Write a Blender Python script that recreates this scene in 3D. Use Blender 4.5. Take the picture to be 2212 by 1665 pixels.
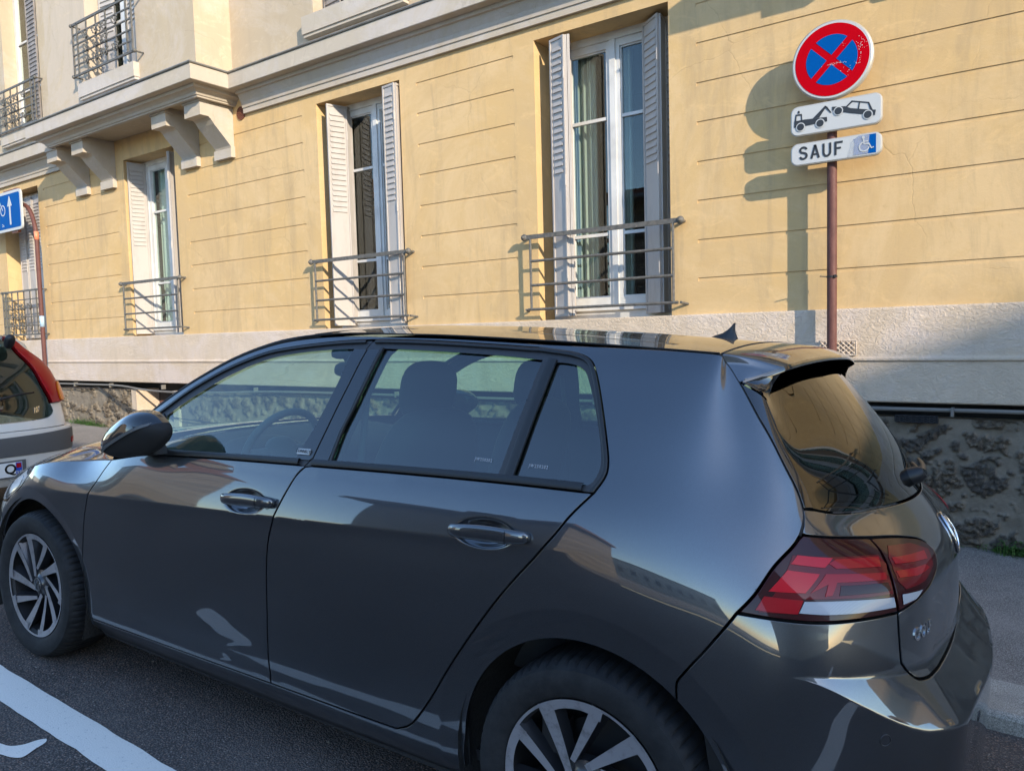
import bpy, math, random, bmesh
import numpy as np
from mathutils import Vector, Matrix, noise
from mathutils.geometry import delaunay_2d_cdt
scene=bpy.context.scene
for o in list(bpy.data.objects): bpy.data.objects.remove(o)
# ---------------- camera, sky, sun, exposure ----------------
R_=[0.81708,0.5765,0.0]
cam_d=bpy.data.cameras.new("camera");cam=bpy.data.objects.new("camera",cam_d);scene.collection.objects.link(cam);scene.camera=cam
def _cam(yaw,pitch,roll):
    a,b,g=[math.radians(t) for t in(yaw,pitch,roll)]
    F=Vector((math.sin(a)*math.cos(b),math.cos(a)*math.cos(b),math.sin(b)));R=Vector((math.cos(a),-math.sin(a),0));U=R.cross(F)
    R2=math.cos(g)*R+math.sin(g)*U;U2=-math.sin(g)*R+math.cos(g)*U
    return Matrix((R2,U2,-F)).transposed().to_4x4()
cam.matrix_world=Matrix.Translation((0,0,1.4))@_cam(-35.16487,-3.81569,-1.53291)
cam_d.sensor_width=36;cam_d.lens=36*1647.36/2212;cam_d.clip_start=.05;cam_d.clip_end=800
SUN=Vector((2.0,-1.0,.872)).normalized()
sun_el=math.asin(SUN.z);sun_az=math.atan2(SUN.x,SUN.y)
w=bpy.data.worlds.new("World");scene.world=w;w.use_nodes=True
nt=w.node_tree;bg=nt.nodes['Background'];sky=nt.nodes.new('ShaderNodeTexSky');sky.sky_type='NISHITA';sky.sun_disc=False
sky.sun_elevation=sun_el;sky.sun_rotation=sun_az;sky.air_density=1.0;sky.dust_density=.3;sky.ozone_density=3.0
nt.links.new(sky.outputs[0],bg.inputs[0]);bg.inputs[1].default_value=.15
sd=bpy.data.lights.new("sun",'SUN');so=bpy.data.objects.new("sun",sd);scene.collection.objects.link(so)
sd.energy=2.2;sd.angle=math.radians(.53);sd.color=(1.0,.86,.66)
so.rotation_euler=SUN.to_track_quat('Z','Y').to_euler();so.location=(30,-15,20)
scene.view_settings.view_transform='Standard';scene.view_settings.look='None';scene.view_settings.exposure=1.68;scene.view_settings.gamma=1
scene.render.engine='CYCLES'
scene.cycles.max_bounces=10;scene.cycles.transparent_max_bounces=24;scene.cycles.glossy_bounces=5;scene.cycles.diffuse_bounces=4
scene.cycles.sample_clamp_indirect=4.0
random.seed(4)
C=scene.collection
# ---------------- material helpers ----------------
MATS={}
def M(name,col=(.5,.5,.5),rough=.6,metal=0,coat=0,coat_rough=.03,spec=.5,sheen=0):
    m=bpy.data.materials.new(name);m.use_nodes=True;b=m.node_tree.nodes['Principled BSDF']
    b.inputs['Base Color'].default_value=(*col,1);b.inputs['Roughness'].default_value=rough;b.inputs['Metallic'].default_value=metal
    b.inputs['Coat Weight'].default_value=coat;b.inputs['Coat Roughness'].default_value=coat_rough;b.inputs['Specular IOR Level'].default_value=spec
    MATS[name]=m;return m
def nd(m,t,**k):
    n=m.node_tree.nodes.new(t)
    for a,v in k.items():
        if a in n.inputs.keys() if hasattr(n.inputs,'keys') else False: n.inputs[a].default_value=v
        else: setattr(n,a,v)
    return n
def lk(m,a,b): m.node_tree.links.new(a,b)
def pb(m): return m.node_tree.nodes['Principled BSDF']
def coords(m,scale=(1,1,1),obj=True,rot=(0,0,0)):
    tc=m.node_tree.nodes.new('ShaderNodeTexCoord');mp=m.node_tree.nodes.new('ShaderNodeMapping');mp.inputs['Scale'].default_value=scale;mp.inputs['Rotation'].default_value=rot
    lk(m,tc.outputs['Object'],mp.inputs[0]);return mp.outputs[0]
def noi(m,vec,scale,detail=4,rough=.55,dist=0):
    n=m.node_tree.nodes.new('ShaderNodeTexNoise');n.inputs['Scale'].default_value=scale;n.inputs['Detail'].default_value=detail;n.inputs['Roughness'].default_value=rough;n.inputs['Distortion'].default_value=dist
    lk(m,vec,n.inputs['Vector']);return n.outputs[0]
def ramp(m,f,stops,interp='LINEAR'):
    r=m.node_tree.nodes.new('ShaderNodeValToRGB');r.color_ramp.interpolation=interp
    while len(r.color_ramp.elements)<len(stops): r.color_ramp.elements.new(.5)
    for e,(p,c) in zip(r.color_ramp.elements,stops): e.position=p;e.color=(*c,1) if len(c)==3 else c
    lk(m,f,r.inputs[0]);return r.outputs[0]
def mix(m,f,a,b,mode='MIX'):
    n=m.node_tree.nodes.new('ShaderNodeMix');n.data_type='RGBA';n.blend_type=mode
    if isinstance(f,(int,float)): n.inputs[0].default_value=f
    else: lk(m,f,n.inputs[0])
    for i,v in((6,a),(7,b)):
        if isinstance(v,tuple): n.inputs[i].default_value=(*v,1)
        else: lk(m,v,n.inputs[i])
    return n.outputs[2]
def math_(m,op,a,b=0,clamp=False):
    n=m.node_tree.nodes.new('ShaderNodeMath');n.operation=op;n.use_clamp=clamp
    for i,v in((0,a),(1,b)):
        if isinstance(v,(int,float)): n.inputs[i].default_value=v
        else: lk(m,v,n.inputs[i])
    return n.outputs[0]
def bump(m,h,strength=.3,dist=.01,normal=None):
    n=m.node_tree.nodes.new('ShaderNodeBump');n.inputs['Strength'].default_value=strength;n.inputs['Distance'].default_value=dist
    lk(m,h,n.inputs['Height'])
    if normal is not None: lk(m,normal,n.inputs['Normal'])
    lk(m,n.outputs[0],pb(m).inputs['Normal']);return n.outputs[0]
def basecol(m,c): lk(m,c,pb(m).inputs['Base Color'])
B3=lambda v:(v,v,v)
# plaster walls
def plaster(name,c1,c2,c3,grain=.25,streak=.5):
    m=M(name,c1,.92,spec=.2);v=coords(m)
    big=noi(m,v,.9,6,.65,.4);c=mix(m,ramp(m,big,[(.35,B3(0)),(.68,B3(1))]),c1,c2);pt=noi(m,coords(m,(1,1,1.3)),.55,9,.78,1.6);c=mix(m,ramp(m,pt,[(.46,B3(0)),(.60,B3(.75))]),c,tuple(min(1,x*k) for x,k in zip(c1,(1.06,1.12,1.32))))
    vs=coords(m,(2.4,2.4,.35));s=noi(m,vs,2.2,7,.7,.6)
    c=mix(m,math_(m,'MULTIPLY',ramp(m,s,[(.5,B3(0)),(.74,B3(1))]),streak),c,c3)
    tr=noi(m,coords(m,(1,1,1.6)),3.3,8,.75,1.2)
    c=mix(m,math_(m,'MULTIPLY',ramp(m,tr,[(.55,B3(0)),(.66,B3(1))]),.5),c,tuple(min(1,x*1.13+.03) for x in c1));c=mix(m,math_(m,'MULTIPLY',ramp(m,noi(m,coords(m,(1,1,.8)),5.5,9,.8,2.2),[(.57,B3(0)),(.70,B3(1))]),.4),c,tuple(x*.72 for x in c1))
    # hairline cracks and pits
    vo=m.node_tree.nodes.new('ShaderNodeTexVoronoi');vo.feature='DISTANCE_TO_EDGE';vo.inputs['Scale'].default_value=.8
    dn=m.node_tree.nodes.new('ShaderNodeTexNoise');dn.inputs['Scale'].default_value=2.6;dn.inputs['Detail'].default_value=5;lk(m,v,dn.inputs['Vector'])
    vm=m.node_tree.nodes.new('ShaderNodeVectorMath');vm.operation='MULTIPLY_ADD';lk(m,dn.outputs[1],vm.inputs[0]);vm.inputs[1].default_value=(.3,.3,.3);lk(m,v,vm.inputs[2]);lk(m,vm.outputs[0],vo.inputs['Vector'])
    cr=ramp(m,vo.outputs[0],[(.0012,B3(1)),(.003,B3(0))]);gate=ramp(m,noi(m,v,1.1,2),[(.48,B3(0)),(.56,B3(1))])
    cr=math_(m,'MULTIPLY',cr,gate);c=mix(m,math_(m,'MULTIPLY',cr,.22),c,tuple(x*.45 for x in c1))
    pit=noi(m,v,60,3,.6);pm=ramp(m,pit,[(.26,B3(1)),(.31,B3(0))]);c=mix(m,math_(m,'MULTIPLY',pm,.35),c,tuple(x*.55 for x in c1))
    basecol(m,c)
    h=math_(m,'ADD',math_(m,'MULTIPLY',noi(m,v,9,8,.7),1.0),math_(m,'MULTIPLY',noi(m,v,90,4,.7),.35))
    h=math_(m,'SUBTRACT',h,math_(m,'MULTIPLY',cr,.5));bump(m,h,grain,.02);return m
plaster('ochre',(.575,.395,.185),(.52,.37,.20),(.40,.295,.17),.16,.8)
plaster('cream',(.46,.375,.265),(.42,.345,.25),(.35,.295,.225),.12,.45)
plaster('cornice',(.45,.395,.32),(.42,.37,.305),(.34,.30,.255),.12,.35)
m=plaster('plinth',(.58,.475,.365),(.53,.435,.335),(.42,.345,.265),.2,.5)
# coarse trowelled relief of the plinth
def coarse(m):
    v=coords(m);a=noi(m,coords(m,(1,1,1.4)),24,6,.62,1.5);b=ramp(m,a,[(.42,B3(0)),(.56,B3(1))]);h=math_(m,'ADD',b,math_(m,'MULTIPLY',noi(m,v,110,3,.7),.25));bump(m,h,.5,.007)
coarse(m)
m=M('zinc',(.27,.28,.28),.45,.7);v=coords(m);basecol(m,ramp(m,noi(m,v,7,6),[(.3,(.2,.21,.21)),(.7,(.36,.36,.35))]))
m=M('iron',(.10,.095,.085),.62,.1);v=coords(m);basecol(m,ramp(m,noi(m,v,38,5),[(.35,(.075,.072,.066)),(.6,(.125,.12,.108)),(.74,(.2,.13,.09))]));bump(m,noi(m,v,160,3),.3,.002)
m=M('shutter',(.50,.46,.43),.55);v=coords(m);basecol(m,mix(m,ramp(m,noi(m,coords(m,(1,1,.3)),9,7,.7),[(.5,B3(0)),(.72,B3(.6))]),(.41,.38,.355),(.30,.265,.24)));bump(m,noi(m,v,14,4),.25,.006)
m=M('old_shutter',(.22,.20,.19),.7);v=coords(m);basecol(m,ramp(m,noi(m,coords(m,(1,1,.25)),16,7,.7),[(.35,(.13,.115,.11)),(.7,(.32,.29,.27))]))
m=M('white_frame',(.72,.72,.71),.3);v=coords(m);basecol(m,ramp(m,noi(m,v,5,6),[(.4,(.50,.50,.49)),(.6,(.60,.60,.59))]))
M('dark_room',(.025,.026,.028),.9)
m=M('curtain',(.40,.43,.40),.9);v=coords(m);basecol(m,ramp(m,noi(m,coords(m,(40,1,.3)),1,3),[(.3,(.42,.43,.40)),(.7,(.66,.67,.63))]))
m=M('sheer',(.66,.72,.67),.9)
def glassmat(name,tint,ior=1.5,rough=.0,gl=(1,1,1)):
    m=bpy.data.materials.new(name);m.use_nodes=True;t=m.node_tree;t.nodes.clear()
    o=t.nodes.new('ShaderNodeOutputMaterial');tr=t.nodes.new('ShaderNodeBsdfTransparent');tr.inputs[0].default_value=(*tint,1)
    g=t.nodes.new('ShaderNodeBsdfGlossy');g.inputs['Roughness'].default_value=rough;g.inputs[0].default_value=(*gl,1)
    ge=t.nodes.new('ShaderNodeNewGeometry');dt=t.nodes.new('ShaderNodeVectorMath');dt.operation='DOT_PRODUCT';t.links.new(ge.outputs['Normal'],dt.inputs[0]);t.links.new(ge.outputs['Incoming'],dt.inputs[1])
    F0=((ior-1)/(ior+1))**2
    def mt(op,a,b):
        n=t.nodes.new('ShaderNodeMath');n.operation=op
        for i,v in((0,a),(1,b)):
            if isinstance(v,(int,float)): n.inputs[i].default_value=v
            else: t.links.new(v,n.inputs[i])
        return n.outputs[0]
    fr=mt('ADD',mt('MULTIPLY',mt('POWER',mt('SUBTRACT',1.0,mt('ABSOLUTE',dt.outputs['Value'],0)),5),1-F0),F0)
    mx=t.nodes.new('ShaderNodeMixShader');t.links.new(fr,mx.inputs[0]);t.links.new(tr.outputs[0],mx.inputs[1]);t.links.new(g.outputs[0],mx.inputs[2]);t.links.new(mx.outputs[0],o.inputs[0])
    MATS[name]=m;return m
glassmat('house_glass',(.80,.86,.84),1.62)
glassmat('car_glass',(.66,.84,.76),2.05)
glassmat('car_glass_rear',(.42,.66,.55),2.15)
glassmat('rear_screen',(.10,.12,.11),1.85)
glassmat('clear_lens',(.9,.9,.92),1.5)
# rubble stone with smeared mortar; attribute 'stone' drives the mask
m=M('rubble',(.3,.28,.25),.95,spec=.2)
at=m.node_tree.nodes.new('ShaderNodeAttribute');at.attribute_name='stone';at2=m.node_tree.nodes.new('ShaderNodeAttribute');at2.attribute_name='tone'
v=coords(m);n1=noi(m,v,34,8,.72,1.5)
st=ramp(m,n1,[(.28,(.03,.026,.022)),(.45,(.11,.092,.075)),(.6,(.22,.18,.13)),(.78,(.38,.31,.22))])
st=mix(m,math_(m,'MULTIPLY',ramp(m,at2.outputs['Fac'],[(.72,B3(0)),(.85,B3(1))]),.55),st,(.36,.20,.06))
st=mix(m,ramp(m,at2.outputs['Fac'],[(.1,B3(.55)),(.3,B3(0))]),st,(.07,.065,.06))
mo=ramp(m,noi(m,v,6,8,.7),[(.3,(.135,.115,.088)),(.55,(.215,.185,.145)),(.8,(.31,.265,.205))])
basecol(m,mix(m,at.outputs['Fac'],mo,st))
h=math_(m,'ADD',math_(m,'MULTIPLY',n1,math_(m,'ADD',math_(m,'MULTIPLY',at.outputs['Fac'],1.4),.25)),math_(m,'MULTIPLY',noi(m,v,120,4),.3));bump(m,h,.9,.012)
# road, pavement, kerb
def asphalt(name,dark,lite,spk,sc=230,b=.7,tint=(.2,.12,.085)):
    m=M(name,dark,.93,spec=.3);v=coords(m);vo=m.node_tree.nodes.new('ShaderNodeTexVoronoi');vo.inputs['Scale'].default_value=sc;lk(m,v,vo.inputs['Vector'])
    cell=ramp(m,vo.outputs['Color'],[(.15,dark),(.55,lite),(.82,tint),(.97,spk)])
    c=mix(m,ramp(m,vo.outputs['Distance'],[(.25,B3(0)),(.6,B3(1))]),cell,tuple(x*.45 for x in dark))
    c=mix(m,math_(m,'MULTIPLY',ramp(m,noi(m,v,1.1,7,.7),[(.35,B3(0)),(.7,B3(1))]),.5),c,lite)
    st=noi(m,coords(m,(1,1,1)),3.1,6,.75,2.);c=mix(m,math_(m,'MULTIPLY',ramp(m,st,[(.58,B3(0)),(.7,B3(1))]),.35),c,tuple(x*.5 for x in dark))
    basecol(m,c);h=math_(m,'SUBTRACT',math_(m,'MULTIPLY',noi(m,v,sc*.8,3),.6),vo.outputs['Distance']);bump(m,h,b,.004);return m
asphalt('asphalt',(.075,.064,.060),(.19,.165,.15),(.60,.52,.45),150,1.,(.33,.19,.13))
asphalt('pavement_asphalt',(.26,.235,.21),(.40,.36,.32),(.65,.6,.55),200,.6,(.33,.30,.27))
m=M('granite',(.4,.38,.34),.8);v=coords(m);c=ramp(m,noi(m,v,220,4,.8),[(.38,(.12,.115,.11)),(.5,(.36,.34,.3)),(.62,(.58,.54,.48))]);c=mix(m,math_(m,'MULTIPLY',ramp(m,noi(m,v,4,6,.7),[(.4,B3(0)),(.7,B3(1))]),.6),c,(.2,.19,.17));basecol(m,c);bump(m,noi(m,v,90,5,.7),.6,.006)
m=M('road_paint',(.60,.58,.54),.75);v=coords(m)
c=mix(m,ramp(m,noi(m,v,55,6,.75),[(.3,B3(1)),(.42,B3(0))]),(.80,.74,.66),(.50,.47,.43))
chip=math_(m,'ADD',noi(m,coords(m,(1,1.7,1)),17,9,.78,1.0),math_(m,'MULTIPLY',noi(m,v,150,3),.12));c=mix(m,ramp(m,chip,[(.385,B3(1)),(.40,B3(0))]),c,(.07,.065,.063));basecol(m,c);bump(m,noi(m,v,200,3),.5,.003)
# car
m=M('car_paint',(.060,.064,.072),.34,.75,1.0,.015);v=coords(m)
fl=noi(m,v,2600,1);lk(m,ramp(m,fl,[(.35,(.026,.029,.034)),(.65,(.070,.078,.092))]),pb(m).inputs['Base Color'])
dd=noi(m,coords(m,(1,1,1)),2.2,8,.7);lk(m,ramp(m,dd,[(.35,B3(.012)),(.75,B3(.035))]),pb(m).inputs['Coat Roughness'])
pb(m).inputs['Coat IOR'].default_value=1.95
M('gloss_black',(.008,.008,.010),.08,0,1,.01)
m=M('satin_black',(.014,.0145,.016),.42);m=M('matt_black',(.012,.012,.013),.8)
m=M('trim_black',(.035,.036,.04),.5)
m=M('tyre',(.022,.023,.026),.72,spec=.35);v=coords(m);basecol(m,ramp(m,noi(m,v,22,6,.7),[(.4,(.010,.0105,.012)),(.75,(.024,.025,.027))]));bump(m,noi(m,v,300,3),.3,.002)
m=M('liner',(.02,.02,.02),.95);v=coords(m);basecol(m,ramp(m,noi(m,coords(m,(1,6,1)),60,6,.8),[(.4,(.008,.008,.008)),(.62,(.03,.028,.025)),(.75,(.1,.095,.08))]));bump(m,noi(m,coords(m,(1,8,1)),50,5),1,.01)
m=M('alloy',(.38,.37,.39),.4,.6,.4,.1);v=coords(m);basecol(m,ramp(m,noi(m,v,30,6,.7),[(.3,(.22,.215,.22)),(.5,(.37,.36,.38))]))
M('gunmetal',(.045,.047,.054),.35,.6,.6,.1)
M('dark_steel',(.03,.03,.032),.6,.5);M('head_glass',(.10,.11,.12),.1,.6,1,.01);M('chrome',(.75,.76,.78),.08,1);M('steel',(.3,.29,.28),.45,.9)
M('cabin',(.028,.03,.034),.8);M('cabin_light',(.09,.1,.11),.75)
def lens(name,c,r=.35,em=0):
    m=M(name,c,r,0,.55,.02,spec=.08);pb(m).inputs['Coat IOR'].default_value=1.5;return m
lens('lamp_dark',(.030,.002,.004));lens('lamp_body',(.13,.003,.007));lens('lamp_bright',(.55,.006,.018));lens('lamp_red',(.34,.004,.010))
m=lens('lamp_white',(.62,.64,.66),.2);w_=m.node_tree.nodes.new('ShaderNodeTexWave');w_.inputs['Scale'].default_value=130;w_.bands_direction='Y';lk(m,coords(m),w_.inputs['Vector']);basecol(m,ramp(m,w_.outputs[0],[(.2,(.26,.27,.29)),(.6,(.50,.51,.54))]))
lens('lamp_amber',(.75,.20,.01))
m=M('silver_paint',(.70,.68,.63),.4,.15,.8,.05)
M('grey_plastic',(.10,.10,.10),.6)
M('plate_white',(.75,.75,.73),.35);M('plate_blue',(.01,.07,.42),.35);M('plate_black',(.01,.01,.01),.4)
M('sign_white',(.45,.47,.48),.5,spec=.15);M('sign_red',(.42,.0,.006),.6,spec=.04);M('sign_blue',(.0,.075,.30),.6,spec=.04);M('sign_black',(.02,.021,.024),.4)
M('sign_edge',(.42,.40,.36),.4,.3);M('sticker_blue',(.06,.16,.55),.25);M('sign_grey',(.5,.52,.54),.3)
m=M('pole_brown',(.17,.062,.050),.6,0,.0,.2,spec=.3);v=coords(m);basecol(m,ramp(m,noi(m,coords(m,(1,1,.4)),24,7,.75),[(.35,(.085,.034,.030)),(.6,(.125,.052,.044)),(.80,(.20,.12,.10))]))
M('pole_rust',(.16,.045,.025),.5)
m=M('pipe_grey',(.16,.15,.135),.6);M('cable_black',(.02,.02,.02),.6)
m=M('leaf_green',(.05,.12,.02),.6);M('dead_leaf',(.3,.25,.18),.8)
m=M('opp_stone',(.30,.26,.21),.95);v=coords(m);br=m.node_tree.nodes.new('ShaderNodeTexBrick');br.inputs['Scale'].default_value=3.2;br.inputs['Color1'].default_value=(.42,.35,.27,1);br.inputs['Color2'].default_value=(.16,.13,.10,1);br.inputs['Mortar'].default_value=(.07,.06,.05,1);br.inputs['Mortar Size'].default_value=.03
lk(m,coords(m,(1,1,1),rot=(math.pi/2,0,0)),br.inputs['Vector']);basecol(m,mix(m,math_(m,'MULTIPLY',noi(m,v,5,8,.7),.7),br.outputs[0],(.14,.12,.10)))
M('opp_plaster',(.42,.38,.32),.9);m=M('opp_roof',(.16,.07,.045),.8);M('opp_zinc',(.16,.165,.17),.6)
# ---------------- object helpers ----------------
def obj(name,verts,faces,mat,parent=None,smooth=False,normals=None,mats=None,fm=None,sharp=None):
    me=bpy.data.meshes.new(name);me.from_pydata([tuple(map(float,p)) for p in verts],[],faces);me.validate(clean_customdata=False)
    for mm in(mats or [mat]): me.materials.append(MATS[mm])
    if fm is not None: me.polygons.foreach_set('material_index',fm)
    if smooth: me.polygons.foreach_set('use_smooth',[True]*len(me.polygons))
    me.update()
    if sharp is not None: me.set_sharp_from_angle(angle=math.radians(sharp))
    if normals is not None: me.normals_split_custom_set_from_vertices([tuple(map(float,n)) for n in normals])
    o=bpy.data.objects.new(name,me);C.objects.link(o)
    if parent is not None:
        o.parent=parent
        if parent.name.startswith('apartment_building'): o.matrix_parent_inverse=Matrix.Translation(-parent.location)
    return o
def tag(o,label,cat,group=None):
    o['label']=label;o['category']=cat
    if group:o['group']=group
    return o
def empty(name,loc=(0,0,0),label=None,cat=None,group=None,mat=None):
    o=bpy.data.objects.new(name,None);C.objects.link(o);o.empty_display_size=.2
    if mat is not None:o.matrix_world=mat
    else:o.location=loc
    if label:tag(o,label,cat,group)
    return o
def struct(o): o['kind']='structure';return o
class MB:
    def __init__(s): s.v=[];s.f=[];s.fm=[];s.mi=0
    def add(s,v,f):
        n=len(s.v);s.v+= [tuple(p) for p in v];s.f+=[tuple(i+n for i in q) for q in f];s.fm+=[s.mi]*len(f);return s
    def box(s,x0,x1,y0,y1,z0,z1):
        s.add([(x0,y0,z0),(x1,y0,z0),(x1,y1,z0),(x0,y1,z0),(x0,y0,z1),(x1,y0,z1),(x1,y1,z1),(x0,y1,z1)],[(0,3,2,1),(4,5,6,7),(0,1,5,4),(1,2,6,5),(2,3,7,6),(3,0,4,7)]);return s
    def prism(s,poly,axis,a,b):
        # poly of 2d points extruded along axis from a to b
        n=len(poly)
        def P(p,t): return {'x':(t,p[0],p[1]),'y':(p[0],t,p[1]),'z':(p[0],p[1],t)}[axis]
        s.add([P(p,a) for p in poly]+[P(p,b) for p in poly],[tuple(range(n))[::-1],tuple(range(n,2*n))]+[(i,(i+1)%n,n+(i+1)%n,n+i) for i in range(n)]);return s
    def tube(s,pts,r,seg=8,closed=False,caps=True):
        pts=[Vector(p) for p in pts];n=len(pts);rr=r if isinstance(r,(list,tuple)) else [r]*n;v=[];f=[]
        up=None
        for i,p in enumerate(pts):
            t=(pts[(i+1)%n] if (closed or i<n-1) else p)-(pts[i-1] if (closed or i>0) else p)
            t.normalize()
            if up is None:
                up=Vector((0,0,1)) if abs(t.z)<.9 else Vector((0,1,0))
            a=t.cross(up);a.normalize();b=a.cross(t);up=b
            for k in range(seg):
                an=2*math.pi*k/seg;v.append(p+rr[i]*(math.cos(an)*a+math.sin(an)*b))
        m=n if closed else n-1
        for i in range(m):
            for k in range(seg):
                j=(i+1)%n;f.append((i*seg+k,i*seg+(k+1)%seg,j*seg+(k+1)%seg,j*seg+k))
        if caps and not closed: f.append(tuple(range(seg))[::-1]);f.append(tuple(range((n-1)*seg,n*seg)))
        s.add(v,f);return s
    def ball(s,c,r,seg=10,rings=6,sc=(1,1,1)):
        v=[];f=[]
        for i in range(rings+1):
            th=math.pi*i/rings
            for k in range(seg):
                a=2*math.pi*k/seg;v.append((c[0]+r*sc[0]*math.sin(th)*math.cos(a),c[1]+r*sc[1]*math.sin(th)*math.sin(a),c[2]+r*sc[2]*math.cos(th)))
        for i in range(rings):
            for k in range(seg): f.append((i*seg+k,(i+1)*seg+k,(i+1)*seg+(k+1)%seg,i*seg+(k+1)%seg))
        s.add(v,f);return s
    def build(s,name,mat,parent=None,smooth=False,mats=None,sharp=None):
        return obj(name,s.v,s.f,mat,parent,smooth,mats=mats,fm=s.fm if mats else None,sharp=sharp)
def text_geo(txt,size,extr=0.,align='CENTER',space=1.0):
    cu=bpy.data.curves.new('t','FONT');cu.body=txt;cu.size=size;cu.extrude=extr;cu.offset=size*.022;cu.align_x=align;cu.align_y='CENTER';cu.space_character=space;cu.resolution_u=4
    o=bpy.data.objects.new('t',cu);C.objects.link(o);dg=bpy.context.evaluated_depsgraph_get();me=o.evaluated_get(dg).to_mesh()
    v=[tuple(p.co) for p in me.vertices];f=[tuple(p.vertices) for p in me.polygons];o.evaluated_get(dg).to_mesh_clear();bpy.data.objects.remove(o);bpy.data.curves.remove(cu);return v,f
def bold(v,f): return v,f
def catmull(P,step,closed=False):
    P=[np.array(p,float) for p in P];n=len(P);out=[]
    rng=range(n) if closed else range(n-1)
    for i in rng:
        p1,p2=P[i],P[(i+1)%n];p0=P[i-1] if (closed or i>0) else 2*p1-p2;p3=P[(i+2)%n] if (closed or i<n-2) else 2*p2-p1
        L=np.linalg.norm(p2-p1);d1=max(np.linalg.norm(p1-p0),1e-6)**.5;d2=max(L,1e-6)**.5;d3=max(np.linalg.norm(p3-p2),1e-6)**.5
        m1=(p1-p0)/d1-(p2-p0)/(d1+d2)+(p2-p1)/d2;m2=(p2-p1)/d2-(p3-p1)/(d2+d3)+(p3-p2)/d3;m1*=d2;m2*=d2
        k=max(1,int(round(L/step)))
        for j in range(k):
            t=j/k;out.append((2*t**3-3*t*t+1)*p1+(t**3-2*t*t+t)*m1+(-2*t**3+3*t*t)*p2+(t**3-t*t)*m2)
    if not closed: out.append(P[-1])
    return [tuple(p) for p in out]
def lin(P,step,closed=False):
    out=[];P=[np.array(p,float) for p in P];n=len(P)
    for i in (range(n) if closed else range(n-1)):
        a,b=P[i],P[(i+1)%n];k=max(1,int(round(np.linalg.norm(b-a)/step)))
        for j in range(k): out.append(a+(b-a)*j/k)
    if not closed: out.append(P[-1])
    return [tuple(p) for p in out]
M('opp_glass',(.03,.035,.045),.1);m=M('car_sticker',(.55,.58,.62),.25);M('sticker_orange',(.7,.22,.12),.5);M('sticker_pale',(.35,.5,.65),.5)
m=MATS['car_sticker'];pb(m).inputs['Alpha'].default_value=.28
glassmat('smoke_lens',(.25,.25,.27),1.6);M('etch',(.35,.37,.4),.6)
glassmat('rear_screen_b',(.28,.36,.31),1.7)

# ================= body surface of the hatchback =================
def _nat(x):
    n=len(x);h=np.diff(x);A=np.eye(n);B=np.zeros((n,n))
    for i in range(1,n-1):
        A[i,i-1]=h[i-1];A[i,i]=2*(h[i-1]+h[i]);A[i,i+1]=h[i]
        B[i,i-1]=6/h[i-1];B[i,i]=-6/h[i-1]-6/h[i];B[i,i+1]=6/h[i]
    return np.linalg.solve(A,B)
def _ev(x,K,Y,q):
    # Y: (...,n) values, q: (...) ; natural cubic, linear extrapolation
    M=Y@K.T
    i=np.clip(np.searchsorted(x,q)-1,0,len(x)-2)
    h=x[i+1]-x[i];qc=np.clip(q,x[0],x[-1]);a=(x[i+1]-qc)/h;b=(qc-x[i])/h
    if Y.ndim==1: g=lambda T,k:T[k]
    else: g=lambda T,k:np.take_along_axis(T,k[...,None],-1)[...,0]
    y0,y1,m0,m1=g(Y,i),g(Y,i+1),g(M,i),g(M,i+1)
    v=a*y0+b*y1+((a**3-a)*m0+(b**3-b)*m1)*h*h/6
    sl=(y1-y0)/h+h/6*(-(3*a*a-1)*m0+(3*b*b-1)*m1)
    return v+sl*(q-qc)
SC=4.02   # s at rear centre
SF=-1.45  # s at front centre
ZZ=[.19,.25,.32,.45,.6,.7,.8,.9,1.,1.1,1.2,1.3,1.38,1.43]
def side(x,w): return (x,list(zip([x]*len(w),w)))
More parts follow.
